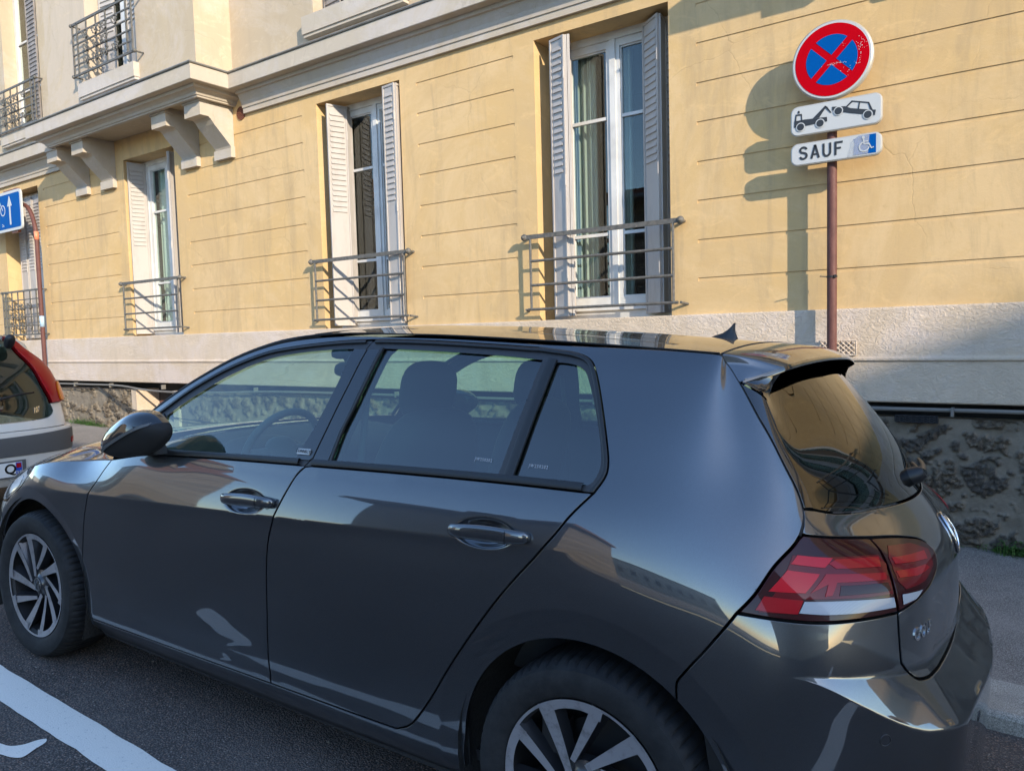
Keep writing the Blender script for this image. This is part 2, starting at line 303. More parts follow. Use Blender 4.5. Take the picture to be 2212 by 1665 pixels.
ST=[
(-1.45,[(-.86,0)]*5+[(-.85,0),(-.76,0),(-.68,0)]+[(-.62,0)]*6),
(-1.15,[(-.83,.28),(-.84,.28),(-.845,.28),(-.845,.28),(-.835,.28),(-.80,.28),(-.72,.27),(-.64,.26)]+[(-.58,.26)]*6),
(-.85,[(-.72,.56),(-.73,.57),(-.735,.575),(-.735,.57),(-.73,.56),(-.70,.53),(-.62,.48),(-.54,.43)]+[(-.50,.42)]*6),
(-.6,[(-.55,.735),(-.56,.75),(-.565,.755),(-.565,.75),(-.56,.735),(-.53,.695),(-.47,.625),(-.42,.56)]+[(-.40,.55)]*6),
side(-.3,[.825,.85,.856,.860,.852,.818,.748,.68,.66,.65,.64,.63,.62,.61]),
side(0.,[.83,.862,.870,.872,.882,.884,.870,.80,.75,.74,.73,.72,.71,.7]),
side(.3,[.835,.868,.873,.876,.889,.892,.880,.815,.77,.75,.73,.71,.69,.68]),
side(.6,[.835,.868,.873,.880,.890,.895,.892,.870,.825,.78,.745,.70,.66,.63]),
side(1.,[.835,.868,.874,.882,.891,.896,.896,.883,.853,.806,.759,.707,.661,.622]),
side(1.6,[.835,.868,.875,.884,.892,.897,.897,.885,.857,.811,.764,.712,.664,.620]),
side(2.2,[.83,.866,.873,.882,.892,.896,.896,.884,.858,.811,.762,.706,.655,.606]),
side(2.63,[.82,.855,.866,.879,.890,.895,.896,.888,.861,.812,.757,.696,.640,.587]),
side(2.85,[.80,.845,.858,.873,.885,.888,.886,.871,.836,.782,.727,.668,.612,.565]),
(3.0,[(3.0,.77),(3.,.815),(3.,.838),(3.,.857),(3.,.868),(3.,.868),(3.,.86),(2.99,.836),(2.975,.79),(2.95,.733),(2.922,.682),(2.89,.63),(2.865,.585),(2.85,.545)]),
(3.13,[(3.12,.73),(3.13,.765),(3.135,.79),(3.14,.808),(3.14,.818),(3.14,.82),(3.13,.806),(3.11,.772),(3.068,.733),(3.028,.695),(2.988,.651),(2.948,.603),(2.915,.566),(2.90,.548)]),
(3.30,[(3.25,.60),(3.265,.61),(3.275,.615),(3.285,.62),(3.29,.62),(3.29,.615),(3.28,.61),(3.253,.605),(3.138,.610),(3.088,.590),(3.022,.562),(2.952,.531),(2.890,.504),(2.85,.49)]),
(3.52,[(3.31,.41),(3.325,.41),(3.335,.41),(3.34,.41),(3.345,.41),(3.345,.41),(3.338,.41),(3.313,.41),(3.208,.40),(3.1525,.388),(3.084,.374),(3.0015,.356),(2.927,.338),(2.875,.325)]),
(3.76,[(3.34,.20),(3.355,.20),(3.36,.2),(3.365,.2),(3.37,.2),(3.37,.2),(3.363,.2),(3.342,.2),(3.255,.2),(3.1985,.194),(3.127,.187),(3.0405,.178),(2.961,.169),(2.905,.163)]),
(4.02,[(3.35,0),(3.365,0),(3.37,0),(3.375,0),(3.38,0),(3.38,0),(3.372,0),(3.35,0),(3.27,0),(3.2125,0),(3.14,0),(3.0525,0),(2.972,0),(2.916,0)]),
]
_zz=np.array(ZZ)
_s=np.array([t[0] for t in ST]);_X=np.array([[p[0] for p in t[1]] for t in ST]);_W=np.array([[p[1] for p in t[1]] for t in ST])
def _mir(s,X,W):
    a=[1,2,3];b=[-4,-3,-2]
    s2=np.concatenate([(2*SF-s[a])[::-1],s,(2*SC-s[b])[::-1]])
    return s2,np.concatenate([X[a][::-1],X,X[b][::-1]]),np.concatenate([-W[a][::-1],W,-W[b][::-1]])
_s,_X,_W=_mir(_s,_X,_W)
_Kz=_nat(_zz);_Ks=_nat(_s)
WF=(0.,.316);WR=(2.635,.316)
def creasez(x): return .7425+.0585*x+.0018*x*x
def _sm(t): t=np.clip(t,0,1);return t*t*(3-2*t)
def base(s,z):
    s=np.asarray(s,float);z=np.asarray(z,float)
    PX=np.stack([_ev(_zz,_Kz,_X[j],z) for j in range(len(_s))],-1)
    PW=np.stack([_ev(_zz,_Kz,_W[j],z) for j in range(len(_s))],-1)
    x=_ev(_s,_Ks,PX,s);w=_ev(_s,_Ks,PW,s)
    return np.stack([x,-w,z+0*x],-1)
def shelf(s):
    # z of upper inner line and lower outer line of bumper shelf, amplitude
    t=np.clip((s-3.13)/.30,0,1.)
    zu=.712-.025*t-.03*_sm((s-3.4)/.6)
    k=_sm(t/1.)
    zl=zu-.004-.118*_sm((s-3.10)/.22)+.028*_sm((s-3.40)/.4)
    A=.092*_sm((s-3.09)/.34)
    return zu,zl,A
HCUP=[(1.388,.867),(2.336,.9085)]
def disp(s,z,p):
    sm=np.where(s>SC,2*SC-s,s)
    x=sm
    d=np.zeros_like(z)
    # crease
    F=_sm((x-.12)/.25)*(1-.97*_sm((x-2.30)/.42))
    t=z-creasez(x)
    d-=F*.075*np.clip(t,0,.14)*(1-.0*t)
    L=.035
    d-=F*.27*L*(1-np.exp(np.minimum(t,0)/L))
    # flares
    for c,x0 in((WF,.425),(WR,.447)):
        r=np.hypot(sm-c[0],z-c[1]);q=np.clip((x0-r)/.085,0,1.3)
        d-=.015*q*_sm((r-.2)/.1)*np.where(np.abs(sm-c[0])<.6,1,0)*_sm((z-.2)/.06)
    # bumper shelf
    zu,zl,A=shelf(sm)
    h=np.clip((zu-z)/np.maximum(zu-zl,1e-3),0,1)
    ro=.16
    hh=np.where(h<ro,h*h/(2*ro),h-ro/2)
    hh=np.where(h>1-ro*.6,(1-ro/2)-ro*.3+ (1-(1-np.clip((h-(1-ro*.6))/(ro*.6),0,1))**2)*ro*.3,hh)
    d+=A*hh/(1-ro/2-0*ro)
    # tuck of the bumper bottom
    # handle cups
    for hx,hz in HCUP:
        e=((sm-hx)/.088)**2+((z-hz-(.065*(sm-hx)))/.036)**2
        d-=.022*np.exp(-1.6*np.minimum(e,4)**3.2)
    # door bottom swage
    t=z-(.36+.012*x);d-=.005*_sm(-t/.08)*_sm((x-.35)/.05)*_sm((2.35-x)/.1)
    return d
def surf(s,z,off=0.,feat=True):
    s=np.asarray(s,float);z=np.asarray(z,float)
    e=1e-4
    p=base(s,z)
    a=base(s+e,z)-p;b=base(s,z+e)-p
    n=np.cross(a,b);n/=np.linalg.norm(n,axis=-1,keepdims=True)
    d=off+(disp(s,z,p) if feat else 0)
    return p+n*np.asarray(d)[...,None] if np.ndim(d) else p+n*d
def surfn(s,z,off=0.):
    e=4e-4
    a=surf(s+e,z,off)-surf(s-e,z,off);b=surf(s,z+e,off)-surf(s,z-e,off)
    n=np.cross(a,b);n/=np.linalg.norm(n,axis=-1,keepdims=True)
    return n

TR={"dlorear":[[2.6269,1.045],[2.6411,1.0709],[2.6469,1.0916],[2.6438,1.116],[2.6286,1.1603],[2.5936,1.2457],[2.5548,1.3302],[2.5364,1.3581],[2.5142,1.373],[2.4738,1.3844],[2.355,1.3982]],"dlotop":[[2.355,1.3982],[2.2288,1.4025],[2.0618,1.4073],[1.8972,1.4105],[1.7025,1.4089],[1.5513,1.3995],[1.3387,1.3731],[1.2383,1.3535],[1.0679,1.2941],[0.9103,1.2126],[0.8022,1.1424],[0.7036,1.0823]],"belt":[[0.7559,0.9604],[1.1535,0.9839],[1.6256,1.0085],[2.0673,1.0288],[2.3835,1.041],[2.6269,1.045]],"bpgap":[[1.7025,1.4042],[1.6976,1.3854],[1.6758,1.2549],[1.6574,1.1565],[1.6443,1.089],[1.6363,1.0251],[1.6169,1.0047]],"rgap":[[2.043,0.2844],[2.0745,0.3073],[2.1066,0.3398],[2.1681,0.4256],[2.2158,0.5031],[2.2752,0.5924],[2.3314,0.672],[2.3895,0.7496],[2.4446,0.8164],[2.4937,0.8723],[2.548,0.9399],[2.5801,0.987],[2.6275,1.0429]],"hgap":[[2.8473,1.3999],[3.0094,1.3583],[3.0479,1.3207],[3.099,1.2429],[3.1463,1.1812],[3.1757,1.1183],[3.1944,1.0767],[3.1997,1.0484],[3.1936,1.0261],[3.1775,1.0073],[3.1505,0.9892],[3.1307,0.9778],[3.114,0.9665]],"lampleft":[[2.9905,0.8292],[3.0271,0.8687],[3.0777,0.931],[3.1433,0.9827]],"bgapr":[[2.9906,0.8276],[2.9592,0.7826],[2.9271,0.7348],[2.8817,0.6722],[2.849,0.6236]],"qglass":[[2.415,1.3618],[2.4552,1.358],[2.4942,1.3513],[2.5234,1.3356],[2.5437,1.3045],[2.5824,1.2301],[2.6128,1.1589],[2.6261,1.1145],[2.6268,1.0949],[2.6231,1.0806],[2.617,1.0689],[2.6067,1.0609],[2.5451,1.0593],[2.475,1.0588],[2.3656,1.0566]]}
# ================= street =================
ZO=(0.0353123/.99870275,0.03668596/.99870275)
def road_z(X,Y):
    Xe=max(X,-5.)+.5*(min(X,-5.)+5.) if X<-5 else X
    if Y<-1.: Ye=-1.-(Y+1.)*.6
    else: Ye=Y
    return .03568704-ZO[0]*(Xe+3.59616604)-ZO[1]*(Ye-2.29561835)
def wall_base(X): return -.005-.0245*(X+.27)
YK=3.27;YW=5.45
def sheet(name,xs,ys,zf,mat,smooth=True):
    v=[(x,y,zf(x,y)) for y in ys for x in xs];n=len(xs)
    f=[(j*n+i,j*n+i+1,(j+1)*n+i+1,(j+1)*n+i) for j in range(len(ys)-1) for i in range(n-1)]
    return obj(name,v,f,mat,smooth=smooth)
xs=[-70,-50,-35,-25,-18,-14]+[-12+.5*i for i in range(29)]+[4,8,14,25,45,70]
struct(sheet('road',xs,[-8,-5,-3,-2,-1.5,-1.2,-1,-.8,-.5]+[.25*i for i in range(0,14)]+[YK],road_z,'asphalt'))
KT=.072
kx=[-40,-30,-22,-16]+[-13+1.05*i for i in range(18)]
# kerb: individual granite blocks as one long kerb strip with joints
kb=MB()
x=-40.
while x<12:
    L=1.02 if x>-14 else 3.
    a,b=x+.003,x+L-.003;dz=random.uniform(-.003,.003)
    za,zb=road_z(a,YK)+KT+dz,road_z(b,YK)+KT+dz
    pr=[(YK+.002,-.25),(YK,-.02),(YK+.006,-.008),(YK+.02,0.),(YK+.30,.002),(YK+.30,-.25)]
    n=len(pr);kb.add([(a,p[0],za+p[1]) for p in pr]+[(b,p[0],zb+p[1]) for p in pr],[tuple(range(n))[::-1],tuple(range(n,2*n))]+[(i,(i+1)%n,n+(i+1)%n,n+i) for i in range(n)][::1])
    x+=L
struct(kb.build('kerb','granite'))
def pav_z(X,Y):
    t=(Y-YK-.30)/(YW+.1-YK-.30);return (road_z(X,YK)+KT-.004)*(1-t)+wall_base(X)*t
struct(sheet('pavement',xs,[YK+.29,YK+.33,4.2,4.8,5.2,YW+.3],pav_z,'pavement_asphalt'))
struct(sheet('far_pavement',[-70,-40,-20,-10,0,10,30,70],[-8.0,-40],lambda X,Y:road_z(X,-8)+.1,'pavement_asphalt'))
# painted line and symbol
def paint(name,poly,dz=.004,n=1):
    vs=[(x,y,road_z(x,y)+dz) for x,y in poly];return obj(name,vs,[tuple(range(len(vs)))],'road_paint')
ed=[];r2=random.Random(7)
xsl=[-14+.06*i for i in range(0,310)]
jt=lambda x,k:.006*noise.noise(Vector((x*7,k,0)))+.004*noise.noise(Vector((x*31,k,3)))
v=[];f=[]
for i,x in enumerate(xsl):
    for k,y in((0,1.162),(1,1.296)): yy=y+jt(x,k);v.append((x,yy,road_z(x,yy)+.004))
    if i: f.append((2*i-2,2*i,2*i+1,2*i-1))
struct(obj('lane_marking',v,f,'road_paint'))
sym=catmull([(-3.25,.93),(-3.05,1.0),(-2.893,1.032),(-2.85,1.045),(-2.826,1.075),(-2.820,1.115),(-2.806,1.138),(-2.785,1.128),(-2.765,1.085),(-2.745,1.036),(-2.775,1.015),(-2.819,1.003),(-2.95,.965),(-3.1,.90),(-3.25,.86)],.012,True)
struct(paint('symbol_marking',[(x,y) for x,y in sym][::-1]))
# ================= building =================
bld=empty('apartment_building',(-4,YW,0),'long ochre rendered apartment building with cream cornice, bay on corbels and rubble stone base','building')
BX0,BX1=-26.,10.
def skin(name,x0,x1,z0,z1,y,holes,mat,parent,axis='y',depth_default=.0,extra=None):
    """wall face at y with rectangular holes (x0,x1,z0,z1,depth,closed)."""
    X=sorted(set([x0,x1]+[h[0] for h in holes]+[h[1] for h in holes]));Z=sorted(set([z0,z1]+[h[2] for h in holes]+[h[3] for h in holes]))
    X=[t for t in X if x0<=t<=x1];Z=[t for t in Z if z0<=t<=z1];m=MB()
    for i in range(len(X)-1):
        j=0
        while j<len(Z)-1:
            cx=(X[i]+X[i+1])/2
            def inh(jj):
                cz=(Z[jj]+Z[jj+1])/2;return any(h[0]<cx<h[1] and h[2]<cz<h[3] for h in holes)
            if inh(j): j+=1;continue
            k=j
            while k+1<len(Z)-1 and not inh(k+1):k+=1
            m.add([(X[i],y,Z[j]),(X[i+1],y,Z[j]),(X[i+1],y,Z[k+1]),(X[i],y,Z[k+1])],[(0,1,2,3)]);j=k+1
    for h in holes:
        a,b,c,d,dp,cl=h;Y=y+dp
        m.add([(a,y,c),(b,y,c),(b,y,d),(a,y,d),(a,Y,c),(b,Y,c),(b,Y,d),(a,Y,d)],[(0,4,5,1),(1,5,6,2),(2,6,7,3),(3,7,4,0)]+([(4,7,6,5)][::-1] if cl else []))
        if cl: m.f[-1]=m.f[-1][::-1]
    return m.build(name,mat,parent)
GZ=[1.756,2.036,2.322,2.602,2.886,3.164,3.446,3.722]
WIN=[(-3.53,-2.34),(-6.215,-5.045),(-10.0,-8.822),(-13.65,-12.445),(-17.4,-16.2),(-21.2,-20.0),(1.6,2.8),(5.4,6.6)]
WZ0,WZ1=1.505,3.82
segs=[(-2.127,1.35),(-4.837,-3.74),(-8.575,-6.443),(-12.262,-10.203),(-15.9,-13.95),(-19.7,-17.7),(2.95,5.2),(6.8,9.8)]
holes=[(a,b,WZ0,WZ1,.27,False) for a,b in WIN]
for a,b in segs:
    for z in GZ: holes.append((a,b,z,z+.026,.0065,True))
W1=skin('wall',BX0,BX1,1.505,4.33,YW,holes,'ochre',bld)
# upper wall
up_holes=[(-6.2,-4.98,4.67,7.0,.25,False),(-13.3,-12.13,4.72,7.0,.25,False),(-2.9,-1.7,4.67,7.0,.25,False),(-17.3,-16.1,4.67,7.,.25,False),(4.3,5.5,4.67,7.,.25,False)]
skin('upper_wall',BX0,BX1,4.33,9.6,YW,up_holes,'cream',bld)
def bay(x0,x1,win):
    m=skin('bay_wall',x0,x1,4.09,9.0,5.0,[(win[0],win[1],4.66,7.0,.22,False)],'cream',bld)
    s=MB();s.add([(x0,5.0,4.09),(x0,YW,4.09),(x0,YW,9.),(x0,5.,9.)],[(0,3,2,1)]);s.add([(x1,5.0,4.09),(x1,YW,4.09),(x1,YW,9.),(x1,5.,9.)],[(0,1,2,3)])
    s.add([(x0,5.,4.09),(x1,5.,4.09),(x1,YW,4.09),(x0,YW,4.09)],[(0,3,2,1)]);s.add([(x0,5.,9),(x1,5.,9),(x1,YW,9),(x0,YW,9)],[(0,1,2,3)])
    s.build('bay_side','cream',bld)
bay(-10.94,-7.58,(-9.87,-8.735));bay(-.78,2.6,(.4,1.5))
def sweep(name,path,prof,mat,parent,flip=False,m=None):
    P=[Vector(p) for p in path];n=len(P);k=len(prof);m=m or MB();v=[]
    for i,p in enumerate(P):
        d0=(P[i]-P[i-1]).normalized() if i>0 else None;d1=(P[i+1]-P[i]).normalized() if i<n-1 else None
        n0=Vector((d0.y,-d0.x)) if d0 else None;n1=Vector((d1.y,-d1.x)) if d1 else None
        if n0 is None:o=n1
        elif n1 is None:o=n0
        else: o=(n0+n1);o=o/(1+n0.dot(n1))
        for q in prof: v.append((p.x+o.x*q[0],p.y+o.y*q[0],q[1]))
    f=[(i*k+j,(i+1)*k+j,(i+1)*k+j+1,i*k+j+1) for i in range(n-1) for j in range(k-1)]
    f+=[tuple(range(k))[::-1],tuple(range((n-1)*k,n*k))]
    m.add(v,f)
    return m.build(name,mat,parent) if name else m
fasc=[(.10,4.115),(.125,4.118),(.13,4.15),(.215,4.152),(.22,4.157),(.22,4.308)]
mainp=[(-.01,3.93),(.035,3.93),(.037,3.982),(.048,3.985),(.052,4.01),(.062,4.045),(.085,4.085)]+fasc+[(-.01,4.31)]
bayp=[(-.01,4.045),(.035,4.045),(.037,4.062),(.05,4.065),(.06,4.09),(.085,4.108)]+fasc+[(-.01,4.31)]
zinc=[(-.01,4.312),(.225,4.312),(.236,4.314),(.240,4.322),(.232,4.332),(.20,4.338),(-.01,4.372)]
bp=lambda a,b:[(a,YW),(a,5.0),(b,5.0),(b,YW)]
for i,(a,b) in enumerate(((BX0,-10.94-.21),(-7.58+.21,-.78-.21),(2.6+.21,BX1))):
    sweep('cornice',[(a,YW),(b,YW)],mainp,'cornice',bld);sweep('zinc_flashing',[(a,YW),(b,YW)],zinc,'zinc',bld)
for a,b in((-10.94,-7.58),(-.78,2.6)):
    sweep('cornice',bp(a,b),bayp,'cornice',bld);z2=[(p[0]+.002,p[1]+.002) for p in zinc];sweep('zinc_flashing',bp(a,b),z2,'zinc',bld)
def corbel(x0,x1):
    m=MB()
    body=[(YW-.002,4.088),(5.035,4.088),(5.035,4.02),(5.035,3.885),(5.135,3.885),(5.15,3.872),(5.165,3.862)]
    curve=[(5.20,3.815),(5.25,3.765),(5.30,3.715),(5.35,3.665),(5.395,3.618),(5.405,3.600),(YW-.002,3.600)]
    m.prism([(y,z) for y,z in body+curve],'x',x0,x1)
    m.box(x0-.012,x1+.012,5.018,5.12,4.028,4.070);m.box(x0-.006,x1+.006,5.026,5.10,4.070,4.087)
    m.box(x0-.012,x1+.012,5.392,YW-.002,3.488,3.592)
    m.prism([(5.392,3.592),(YW-.002,3.592),(YW-.002,3.612)],'x',x0-.012,x1+.012)
    m.build('corbel','cornice',bld)
for a,b in((-7.906,-7.608),(-8.575,-8.279),(-10.489,-10.191),(-11.17,-10.881),(-.83,-.54),(-.16,.13)): corbel(a,b)
# plinth band
pl=[(YW-.025,1.512),(YW-.028,1.50),(YW-.028,1.205),(YW-.03,1.196),(YW-.045,1.182),(YW-.045,1.170),(YW-.03,1.160),(YW-.03,.905),(YW-.022,.897)]
m=MB();m.add([(BX0,YW+.02,1.512)]+[(BX0,y,z) for y,z in pl]+[(BX0,YW+.35,.897)]+[(BX1,YW+.02,1.512)]+[(BX1,y,z) for y,z in pl]+[(BX1,YW+.35,.897)],[])
k=len(pl)+2
m.f=[(j,j+1,k+j+1,k+j) for j in range(k-1)];m.fm=[0]*len(m.f)
o=m.build('plinth','plinth',bld)
# rubble base with gap above it
def rubble(name,x0,x1,y,ztop,step,parent,seedz=0.):
    nx=int((x1-x0)/step)+1;zb=-.75;nz=int((ztop-zb)/step)+1;V=[];S=[];T=[]
    for j in range(nz):
        z=zb+(ztop-zb)*j/(nz-1)
        for i in range(nx):
            x=x0+(x1-x0)*i/(nx-1)
            p=Vector((x*3.7,z*5.2,seedz));wv=Vector((noise.noise(p*1.3),noise.noise(p*1.3+Vector((9,3,1))),0))*.55
            d,pts=noise.voronoi(p+wv)
            e=d[1]-d[0];h=noise.cell(pts[0]*7.3)
            n=noise.fractal(Vector((x*18,z*18,2)),.8,2.,4)
            keep=.5+.5*noise.noise(Vector((x*3.1,z*3.1,5.)))
            s=max(0,min(1,(e-.05-.26*(1-keep)+n*.24)/.09))
            if h>.80: s*=.15
            n2=noise.fractal(Vector((x*40,z*40,7)),.9,2.,3)
            hh=.022*s+s*.026*n2+.006*noise.noise(Vector((x*6,z*6,1)))+.002*n2
            V.append((x,y-hh,z));S.append(s);T.append(h if h<=.80 else .5)
    F=[(j*nx+i,j*nx+i+1,(j+1)*nx+i+1,(j+1)*nx+i) for j in range(nz-1) for i in range(nx-1)]
    o=obj(name,V,F,'rubble',parent,True)
    for nm,val in(('stone',S),('tone',T)):
        a=o.data.attributes.new(nm,'FLOAT','POINT');a.data.foreach_set('value',val)
    return o
rubble('stone_base',-2.2,.6,YW+.02,.80,.008,bld)
rubble('stone_base',-9.0,-2.2,YW+.02,.80,.02,bld)
rubble('stone_base',-13.2,-10.1,YW+.02,.79,.013,bld,3.)
rubble('stone_base',-26,-13.2,YW+.02,.80,.06,bld)
rubble('stone_base',.6,10,YW+.02,.80,.06,bld)
m=MB();m.box(-26,10,YW+.30,YW+.34,.2,.91)
m.build('recess_back','dark_room',bld)
m=MB();m.box(-26,-10.1,YW+.03,YW+.34,.775,.782);m.box(-9.0,10,YW+.03,YW+.34,.775,.782);m.build('base_ledge','plinth',bld)
m=MB();m.box(-10.1,-9.98,YW-.02,YW+.30,.0,.80);m.box(-9.12,-9.0,YW-.02,YW+.3,-.1,.80);m.box(-9.98,-9.12,YW+.02,YW+.3,-.1,.40);m.build('cellar_opening','plinth',bld)
m=MB();m.box(-9.55,-9.20,YW+.05,YW+.12,.50,.66);m.build('brick_infill','opp_roof',bld)
# pipes along the base
m=MB();m.tube(catmull([(-26,5.40,.85),(-12,5.41,.852),(-11.3,5.41,.852),(-10.3,5.41,.846),(-9.75,5.41,.805),(-9.05,5.41,.787),(-8.2,5.41,.80),(-7,5.41,.835),(-4,5.41,.84),(-2,5.41,.85),(-.9,5.42,.855),(-.45,5.42,.858),(10,5.42,.845)],.15),.013,8)
for x in(-11.6,-10.6,-9.3,-7.4,-5.2,-3,-1.5,-.48,1.4): m.box(x-.008,x+.008,5.394,5.45,.82,.875)
m.build('pipe','pipe_grey',bld,True,sharp=40)
m=MB()
m.tube(catmull([(-12.5,5.425,.80),(-11.2,5.43,.79),(-10.95,5.425,.815),(-10.5,5.415,.66),(-10.15,5.41,.55),(-9.7,5.41,.50),(-9.0,5.41,.46),(-7,5.41,.40)],.08),.006,6)
m.build('cable','cable_black',bld,True);m=MB()
m.tube(catmull([(-10.95,5.42,.82),(-10.6,5.415,.68),(-10.2,5.41,.54),(-9.8,5.41,.46)],.08),.005,6)
m.build('cable','cable_black',bld,True);m=MB()
m.tube(catmull([(-2.2,5.425,.86),(-1.2,5.425,.872),(-.5,5.43,.862),(.4,5.43,.87),(2,5.43,.86)],.1),.005,6)
m.build('cable','cable_black',bld,True)
# air bricks and round vent
def lattice(name,x0,x1,z0,z1,y,mat,nx=7,nz=3):
    m=MB();m.box(x0,x1,y+.02,y+.025,z0,z1);w=(x1-x0)/nx;h=(z1-z0)/nz;o=m.build(name,'matt_black',bld)
    m=MB()
    for i in range(nx+1):
        for j in range(nz+1):
            cx,cz=x0+i*w,z0+j*h
            for dx,dz in((1,1),(1,-1)):
                a=(cx,y+.004,cz);b=(cx+dx*w,y+.004,cz+dz*h)
                if x0-1e-6<=b[0]<=x1+1e-6 and z0-1e-6<=b[2]<=z1+1e-6: m.tube([a,b],.0048,5)
            if i<nx and j<nz: m.ball((cx+w/2,y+.002,cz+h/2),.008,6,4)
    for a,b in(((x0,z0),(x1,z0)),((x0,z1),(x1,z1)),((x0,z0),(x0,z1)),((x1,z0),(x1,z1))): m.tube([(a[0],y+.002,a[1]),(b[0],y+.002,b[1])],.005,5)
    m.build('lattice',mat,o)
lattice('air_brick',-1.265,-1.033,1.205,1.300,YW-.045,'plinth')
lattice('air_brick',-.80,-.56,.775,.815,YW-.03,'matt_black')
m=MB();cx,cz=-7.452,3.955
m.prism([(cx+.074*math.cos(a*math.pi/12),cz+.074*math.sin(a*math.pi/12)) for a in range(24)],'y',YW-.012,YW-.001);o=m.build('round_vent','pole_rust',bld)
m=MB()
for r_,n_ in((.018,6),(.036,12),(.056,18)):
    for k in range(n_): a=2*math.pi*k/n_;m.box(cx+r_*math.cos(a)-.004,cx+r_*math.cos(a)+.004,YW-.0145,YW-.012,cz+r_*math.sin(a)-.004,cz+r_*math.sin(a)+.004)
m.build('vent_hole','matt_black',o)
# ---- windows ----
def frame_rect(m,x0,x1,z0,z1,y0,y1,t,tb=None):
    tb=tb or t;m.box(x0,x0+t,y0,y1,z0,z1);m.box(x1-t,x1,y0,y1,z0,z1);m.box(x0+t,x1-t,y0,y1,z1-t,z1);m.box(x0+t,x1-t,y0,y1,z0,z0+tb)
def leaf(parent,a,b,z0,z1,mat='shutter',lz=None,th=.012,pitch=.054,full=False):
    """folding metal shutter leaf between plan points a,b with pressed louvres"""
    a=Vector(a);b=Vector(b);d=(b-a);L=d.length;d/=L;n=Vector((d.y,-d.x))
    if n.y>0:n=-n
    m=MB()
    def P(u,o,z): q=a+d*u+n*o;return (q.x,q.y,z)
    def bx(u0,u1,o0,o1,za,zb): m.add([P(u0,o0,za),P(u1,o0,za),P(u1,o1,za),P(u0,o1,za),P(u0,o0,zb),P(u1,o0,zb),P(u1,o1,zb),P(u0,o1,zb)],[(0,3,2,1),(4,5,6,7),(0,1,5,4),(1,2,6,5),(2,3,7,6),(3,0,4,7)])
    bx(0,L,0,.003,z0,z1)
    bx(0,.014,-.008,.012,z0,z1);bx(L-.014,L,-.008,.012,z0,z1);bx(.014,L-.014,-.008,.011,z1-.02,z1);bx(.014,L-.014,-.008,.011,z0,z0+.02)
    lz0,lz1=lz or (z0+(z1-z0)*.52,z1-.07)
    z=lz0;u0,u1=.028,L-.028
    while z<lz1 and u1-u0>.02:
        m.add([P(u0,.0035,z+.034),P(u1,.0035,z+.034),P(u1-.006,.014,z),P(u0+.006,.014,z),P(u1-.003,.0035,z-.004),P(u0+.003,.0035,z-.004)],[(0,3,2,1),(3,5,4,2),(0,5,3),(1,2,4)])
        z+=pitch
    for zz in(z0+.35,z0+1.1,z1-.3): m.tube([P(L-.002,.012,zz-.045),P(L-.002,.012,zz+.045)],.007,6)
    return m.build('shutter',mat,parent)
def window(x0,x1,z0=WZ0,z1=WZ1,y=YW+.27,curt=None,muntins=(3.15,2.21),top=3.76,glass='house_glass'):
    m=MB();cx=(x0+x1)/2
    m.box(x0,x1,y-.03,y+.05,top+.0,z1);m.box(x0,x0+.13,y-.03,y+.05,z0,top);m.box(x1-.13,x1,y-.03,y+.05,z0,top)
    m.box(x0+.13,x1-.13,y-.035,y+.05,z0,z0+.075);m.box(x0+.13,x1-.13,y-.06,y+.05,z0+.075,z0+.10)
    ft=top;fb=z0+.10
    for a,b in((x0+.13,cx-.002),(cx+.002,x1-.13)):
        frame_rect(m,a,b,fb,ft,y-.012,y+.045,.058,.085);frame_rect(m,a+.058,b-.058,fb+.085,ft-.058,y+.004,y+.036,.012)
        for mz in muntins: m.box(a+.07,b-.07,y-.004,y+.03,mz-.013,mz+.013)
    m.box(cx-.026,cx+.026,y-.026,y-.012,fb,ft)
    f=m.build('window','white_frame',bld)
    for a,b in((x0+.13,cx),(cx,x1-.13)):
        g=MB();g.box(a+.06,b-.06,y+.016,y+.020,fb+.08,ft-.05);g.build('window_pane',glass,f)
    rm=MB();rm.add([(x0,y+.055,z0),(x1,y+.055,z0),(x1,y+.055,z1),(x0,y+.055,z1),(x0,y+1.6,z0),(x1,y+1.6,z0),(x1,y+1.6,z1),(x0,y+1.6,z1)],[(4,5,6,7),(0,4,7,3),(1,2,6,5),(0,1,5,4),(3,7,6,2)]);rm.build('room','dark_room',f)
    for c in(curt or []):
        a,b,mt=c;V=[];n=36
        for i in range(n+1):
            xx=a+(b-a)*i/n;yy=y+.12+.022*math.sin(i*1.35)+.012*math.sin(i*.6+1)
            V+=[(xx,yy,fb),(xx,yy,ft)]
        obj('curtain',V,[(2*i,2*i+2,2*i+3,2*i+1) for i in range(n)],mt,f,True)
    return f
ST_='shutter'
f=window(*WIN[0],curt=[(-3.38,-3.15,'curtain'),(-2.9,-2.83,'curtain')])
leaf(f,(-3.3844,5.4748),(-3.2250,5.4292),1.54,3.79);leaf(f,(-3.2149,5.4353),(-3.3235,5.6423),1.54,3.79);leaf(f,(-3.1905,5.4414),(-3.2981,5.6474),1.54,3.79)
leaf(f,(-2.6385,5.6575),(-2.4538,5.5225),1.54,3.79);leaf(f,(-2.4457,5.5327),(-2.4609,5.6829),1.54,3.79);leaf(f,(-2.5674,5.6981),(-2.3797,5.6880),1.54,3.79,'shutter')
f=window(*WIN[1],curt=[(-5.75,-5.62,'curtain'),(-5.55,-5.44,'curtain')])
leaf(f,(-6.0502,5.4363),(-5.9822,5.6423),1.54,3.79);leaf(f,(-5.9751,5.6342),(-5.9924,5.7235),1.54,3.79)
